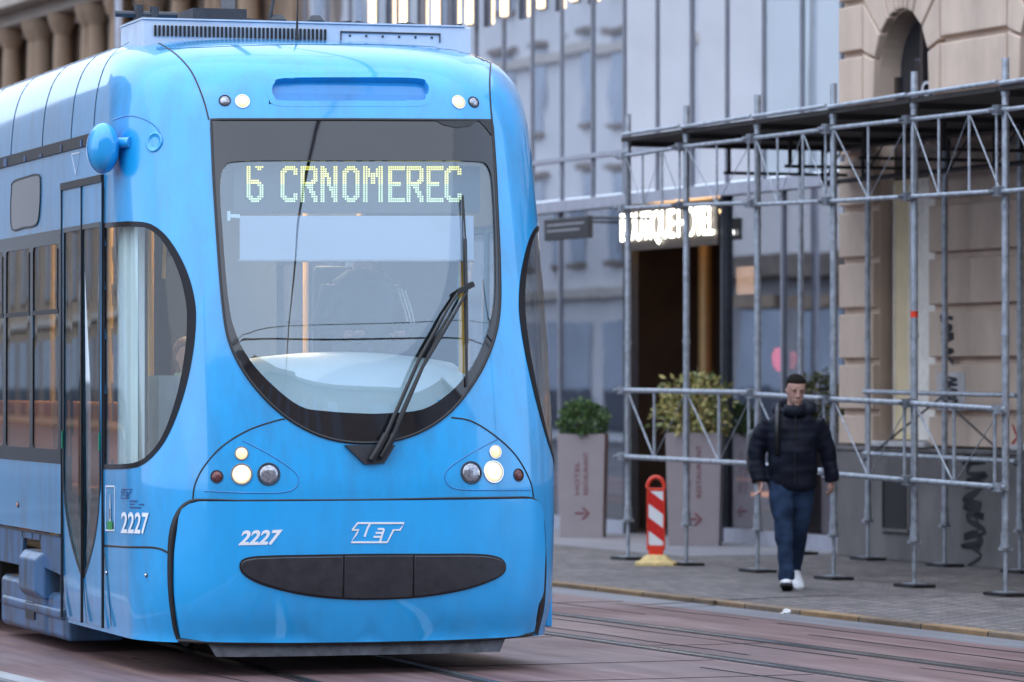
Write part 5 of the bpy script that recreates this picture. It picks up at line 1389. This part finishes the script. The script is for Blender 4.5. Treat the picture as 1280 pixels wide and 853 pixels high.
for i in range(n):
    a = -.9-i*sp0
    for da in (-.20, .20):
        m = MB(); S_ = 14; R = []
        for z, r in ((6.2,.20),(6.28,.20),(6.32,.15),(6.6,.16),(7.4,.125),(zc0-.62,.12),(zc0-.55,.14),(zc0-.40,.22),(zc0-.30,.24),(zc0-.22,.24)):
            R.append([Vector((a+da+r*math.cos(2*math.pi*k/S_), -.28+r*math.sin(2*math.pi*k/S_), z)) for k in range(S_)])
        if da < 0 or i % 2: m.rings(R); m.build('column', M['pal'], pb, smooth=True)
    m = MB(); m.box(a-.36, a+.36, -.48, 0, 5.3, 6.05); m.build('pedestal', M['pal'], pb, bevel=.03)
    x = a-sp0/2
    m = MB(); m.box(x-.36, x+.36, -.06, -.005, 6.22, zc0-.5); w = m.build('window', M['dwin'], pb)
    m = MB(); m.box(x-.44, x-.36, -.16, 0, 6.2, zc0-.42).box(x+.36, x+.44, -.16, 0, 6.2, zc0-.42).box(x-.5, x+.5, -.22, 0, zc0-.42, zc0-.3).box(x-.03,x+.03,-.08,-.06,6.22,zc0-.5); m.build('frame', M['pald'], w)
    m = MB()
    for k in range(5):
        bxx = x-.40+.2*k; m.rings([[Vector((bxx+r*math.cos(2*math.pi*q/8), -.2+r*math.sin(2*math.pi*q/8), z)) for q in range(8)] for z, r in ((5.3,.06),(5.4,.03),(5.55,.075),(5.75,.03),(5.9,.05),(6.05,.06))])
    m.build('balusters', M['pal'], pb, smooth=True)
    for zz in (1.0,):
        m = MB(); m.box(x-.45, x+.45, -.05, -.004, 1.0, 4.2); m.build('window', M['dwin'], pb)
    m = MB(); m.box(x-.42,x+.42,-.05,-.004, zc0+1.0, zc0+3.0); m.build('window', M['dwin'], pb)
cp = empty('catenary_pole', Vector(((148-CX)/F*52, 52, 0))); tag(cp, 'slim pale grey pole rising behind the tram roof in front of the old palace', 'pole')
m = MB(); m.tube([(0,0,0),(0,0,.6),(0,0,.62),(0,0,9.5)], [.11,.10,.055,.045], 14); m.build('shaft', M['lightmull'], cp, smooth=True)
m = MB(); m.tube([(0,0,9.5),(0,0,9.6)], [.07,.02], 12); m.build('cap', M['lightmull'], cp)
m = MB(); m.tube([(0,0,0),(0,0,.06)], .18, 14); m.build('base', M['darkgrey'], cp)

# ================================================================== THE OTHER SIDE OF THE STREET (seen mirrored in the glass)
M['rend'] = simple('pale_render', (.62,.60,.60), .85, 0, .08, .5)
M['rendb'] = simple('grey_beige_render', (.36,.34,.34), .85, 0, .15, .5)
M['wing'] = facade_glass('street_window', .25, (.8,.85,.95), (.03,.035,.045))
def block_building(name, label, a0, a1, t0, t1, h, mat, floors, bay, ground=True, rot=None, loc=None):
    o = street_root(name, a0, t1) if loc is None else empty(name, loc, rot); tag(o, label, 'building'); L = a1-a0; Dp = t1-t0
    m = MB(); m.box(0, L, -Dp, 0, 0, h); m.build('wall', mat, o)
    m = MB(); m.box(-.1, L+.1, 0, .5, h-.5, h).box(-.1, L+.1, 0, .25, 4.3, 4.6).box(-.1, L+.1, 0, .2, h*.55, h*.55+.3); m.build('cornice', M['palc'], o)
    m = MB(); m.prism([(-.2, .5, h), (-.2, -Dp/2, h+2.6), (-.2, -Dp, h)], (L+.4, 0, 0)); m.build('roof', M['pald'], o)
    n = int(L/bay); fh = (h-4.8)/floors
    for i in range(n):
        x = bay*(i+.5)
        for f in range(floors):
            z = 4.8+fh*f+fh*.15; m = MB(); m.box(x-.55, x+.55, .004, .05, z, z+fh*.62); w = m.build('window', M['wing'], o)
            m = MB(); m.box(x-.75, x+.75, .0, .22, z+fh*.65, z+fh*.65+.18).box(x-.65, x+.65, 0, .15, z-.16, z-.02); m.build('frame', M['pald'], w)
        if ground:
            m = MB(); m.box(x-bay*.38, x+bay*.38, .004, .05, .3, 3.6); m.build('shop_window', M['wing'], o)
    return o
block_building('corner_building', 'pale rendered building across the street, seen mirrored in the hotel glass above the dark sign', -146, -117, -42, -12, 21, M['rend'], 4, 3.0)
block_building('arcade_building', 'low grey shop row across the street, mirrored along the foot of the hotel glass', -116.5, -40, -24, -12, 5.6, M['rendb'], 1, 3.4) if False else None
block_building('reflection_block', 'brownish block added out of view, mirrored dark in the left flank of the tram', -77, -46, -14, -2, 15, M['pal'], 3, 3.0)  # unseen block added so that the tram flank mirrors something dark
block_building('long_palace', 'long dark brown building far up the street, mirrored in the left flank of the tram', -262, -147, -26, -12, 36, M['pal'], 7, 4.5)
lo = street_root('shop_row', -116, -12); tag(lo, 'low grey shop row across the street, mirrored along the foot of the hotel glass', 'building')
m = MB(); m.box(0, 27, -10, 0, 0, 4.9); m.build('wall', M['rendb'], lo); m = MB(); m.box(-.1, 27.1, 0, .6, 4.6, 5.2); m.build('cornice', M['pald'], lo)
for i in range(6):
    m = MB(); m.box(4.1*i+.6, 4.1*i+3.6, .004, .06, .4, 3.7); w = m.build('shop_window', M['wing'], lo)
    m = MB(); m.box(4.1*i+.5, 4.1*i+3.7, .0, .35, 3.75, 4.1); m.build('awning', M['pal'] if i % 3 else M['rend'], w)
# buildings behind the camera: they stand in the tram's paint and glass
bcs = [('a tall brownish block behind the camera, mirrored low in the tram paint', -34, -40, 62, 27, M['pal']), ('a brown block behind the camera, mirrored in the windshield', 14, -52, 40, 36, M['pal']), ('a grey block far behind the camera, mirrored in the tram front', 58, -45, 44, 36, M['rendb'])]
for i, (lb, x, y, L, h, mt) in enumerate(bcs):
    o = empty('far_building', (x, y, 0), math.radians((8,-2,-14)[i])); tag(o, lb[2:], 'building')
    m = MB(); m.box(0, L, -12, 0, 0, h); m.build('wall', mt, o); m = MB(); m.box(-.2, L+.2, 0, .6, h-.6, h+.1); m.build('cornice', M['palc'], o)
    for r in range(3):
        for q in range(int(L/3.2)):
            m = MB(); m.box(3.2*q+1, 3.2*q+2.2, .01, .06, 1+r*(h-1)/3+.3, 1+r*(h-1)/3+(h-1)/3*.7); m.build('window', M['wing'], o)
# overhead wires in front of the tram, mirrored in its windshield
def wire(name, label, pts, r=.012):
    m = MB(); m.tube(pts, r, 6); o = m.build(name, M['black']); c = Vector(pts[0]); 
    tag(o, label, 'wire'); return o
def tl(x, y, z): return TM @ Vector((x, y, z))
wire('contact_wire', 'dark contact wire running above the tram track, mirrored in the windshield', [tl(.75, -y, 5.45+.12*((y-12)/14)**2) for y in range(-6, 34, 2)], .02)
wire('span_wire', 'sagging cross wire over the street, mirrored across the lower windshield', [tl(x, -8.5+.05*x, 6.25-.35*math.cos(x/9*1.57)) for x in range(-9, 10)], .016)
wire('span_wire', 'thin second cross wire over the street, mirrored in the windshield', [tl(x, -9.6+.15*x, 6.9-.25*math.cos(x/10*1.57)) for x in range(-10, 11)], .010)
for w, lb in ((-9.2, 'left'), (9.3, 'right')):
    p = tl(w, -8.5+.05*w, 0); o = empty('wire_pole', p); tag(o, 'grey steel pole holding the cross wires on the %s side, behind the camera' % lb, 'pole')
    m = MB(); m.tube([(0,0,0),(0,0,1.0),(0,0,8)], [.14,.11,.08], 12); m.build('shaft', M['darkgrey'], o, smooth=True); m = MB(); m.tube([(0,0,0),(0,0,.08)], .25, 12); m.build('base', M['darkgrey'], o)

# ================================================================== SKY, SUN, CAMERA
w = bpy.data.worlds.new('World'); SC.world = w; w.use_nodes = True; nt = w.node_tree; bg = nt.nodes['Background']
sky = nt.nodes.new('ShaderNodeTexSky'); sky.sky_type = 'NISHITA'; sky.sun_disc = False
SE, SRZ = math.radians(60), math.radians(205)
sky.sun_elevation = SE; sky.sun_rotation = SRZ; sky.air_density = 1.0; sky.dust_density = 3.0; sky.ozone_density = 1.5
hs = nt.nodes.new('ShaderNodeHueSaturation'); hs.inputs['Saturation'].default_value = .42; nt.links.new(sky.outputs[0], hs.inputs['Color'])
mx = mixc(nt, hs.outputs[0], (6.7,8.2,10.7), .85)
nt.links.new(mx, bg.inputs[0]); bg.inputs[1].default_value = .118
ld_ = bpy.data.lights.new('sun', 'SUN'); ld_.energy = .6; ld_.angle = math.radians(110); ld_.color = (1,.96,.9); so_ = bpy.data.objects.new('sun', ld_); COL.objects.link(so_)
sd = Vector((math.sin(SRZ)*math.cos(SE), math.cos(SRZ)*math.cos(SE), math.sin(SE)))   # direction towards the sun
so_.rotation_euler = sd.to_track_quat('Z', 'Y').to_euler(); so_.location = sd*60
cd = bpy.data.cameras.new('camera'); cam = bpy.data.objects.new('camera', cd); COL.objects.link(cam); SC.camera = cam
cam.location = (0,0,EYE); cam.rotation_euler = (math.pi/2, 0, 0)
cd.sensor_width = 36; cd.sensor_fit = 'HORIZONTAL'; cd.lens = 36*F/1280; cd.shift_y = (HY-426.5)/1280; cd.clip_start = .5; cd.clip_end = 6000
cd.dof.use_dof = True; cd.dof.focus_distance = 25.6; cd.dof.aperture_fstop = 3.4; cd.dof.aperture_blades = 0
SC.view_settings.view_transform = 'Standard'; SC.view_settings.look = 'None'; SC.view_settings.gamma = 1; SC.view_settings.exposure = 1.02
SC.cycles.max_bounces = 8; SC.cycles.transparent_max_bounces = 16; SC.cycles.caustics_reflective = False; SC.cycles.caustics_refractive = False
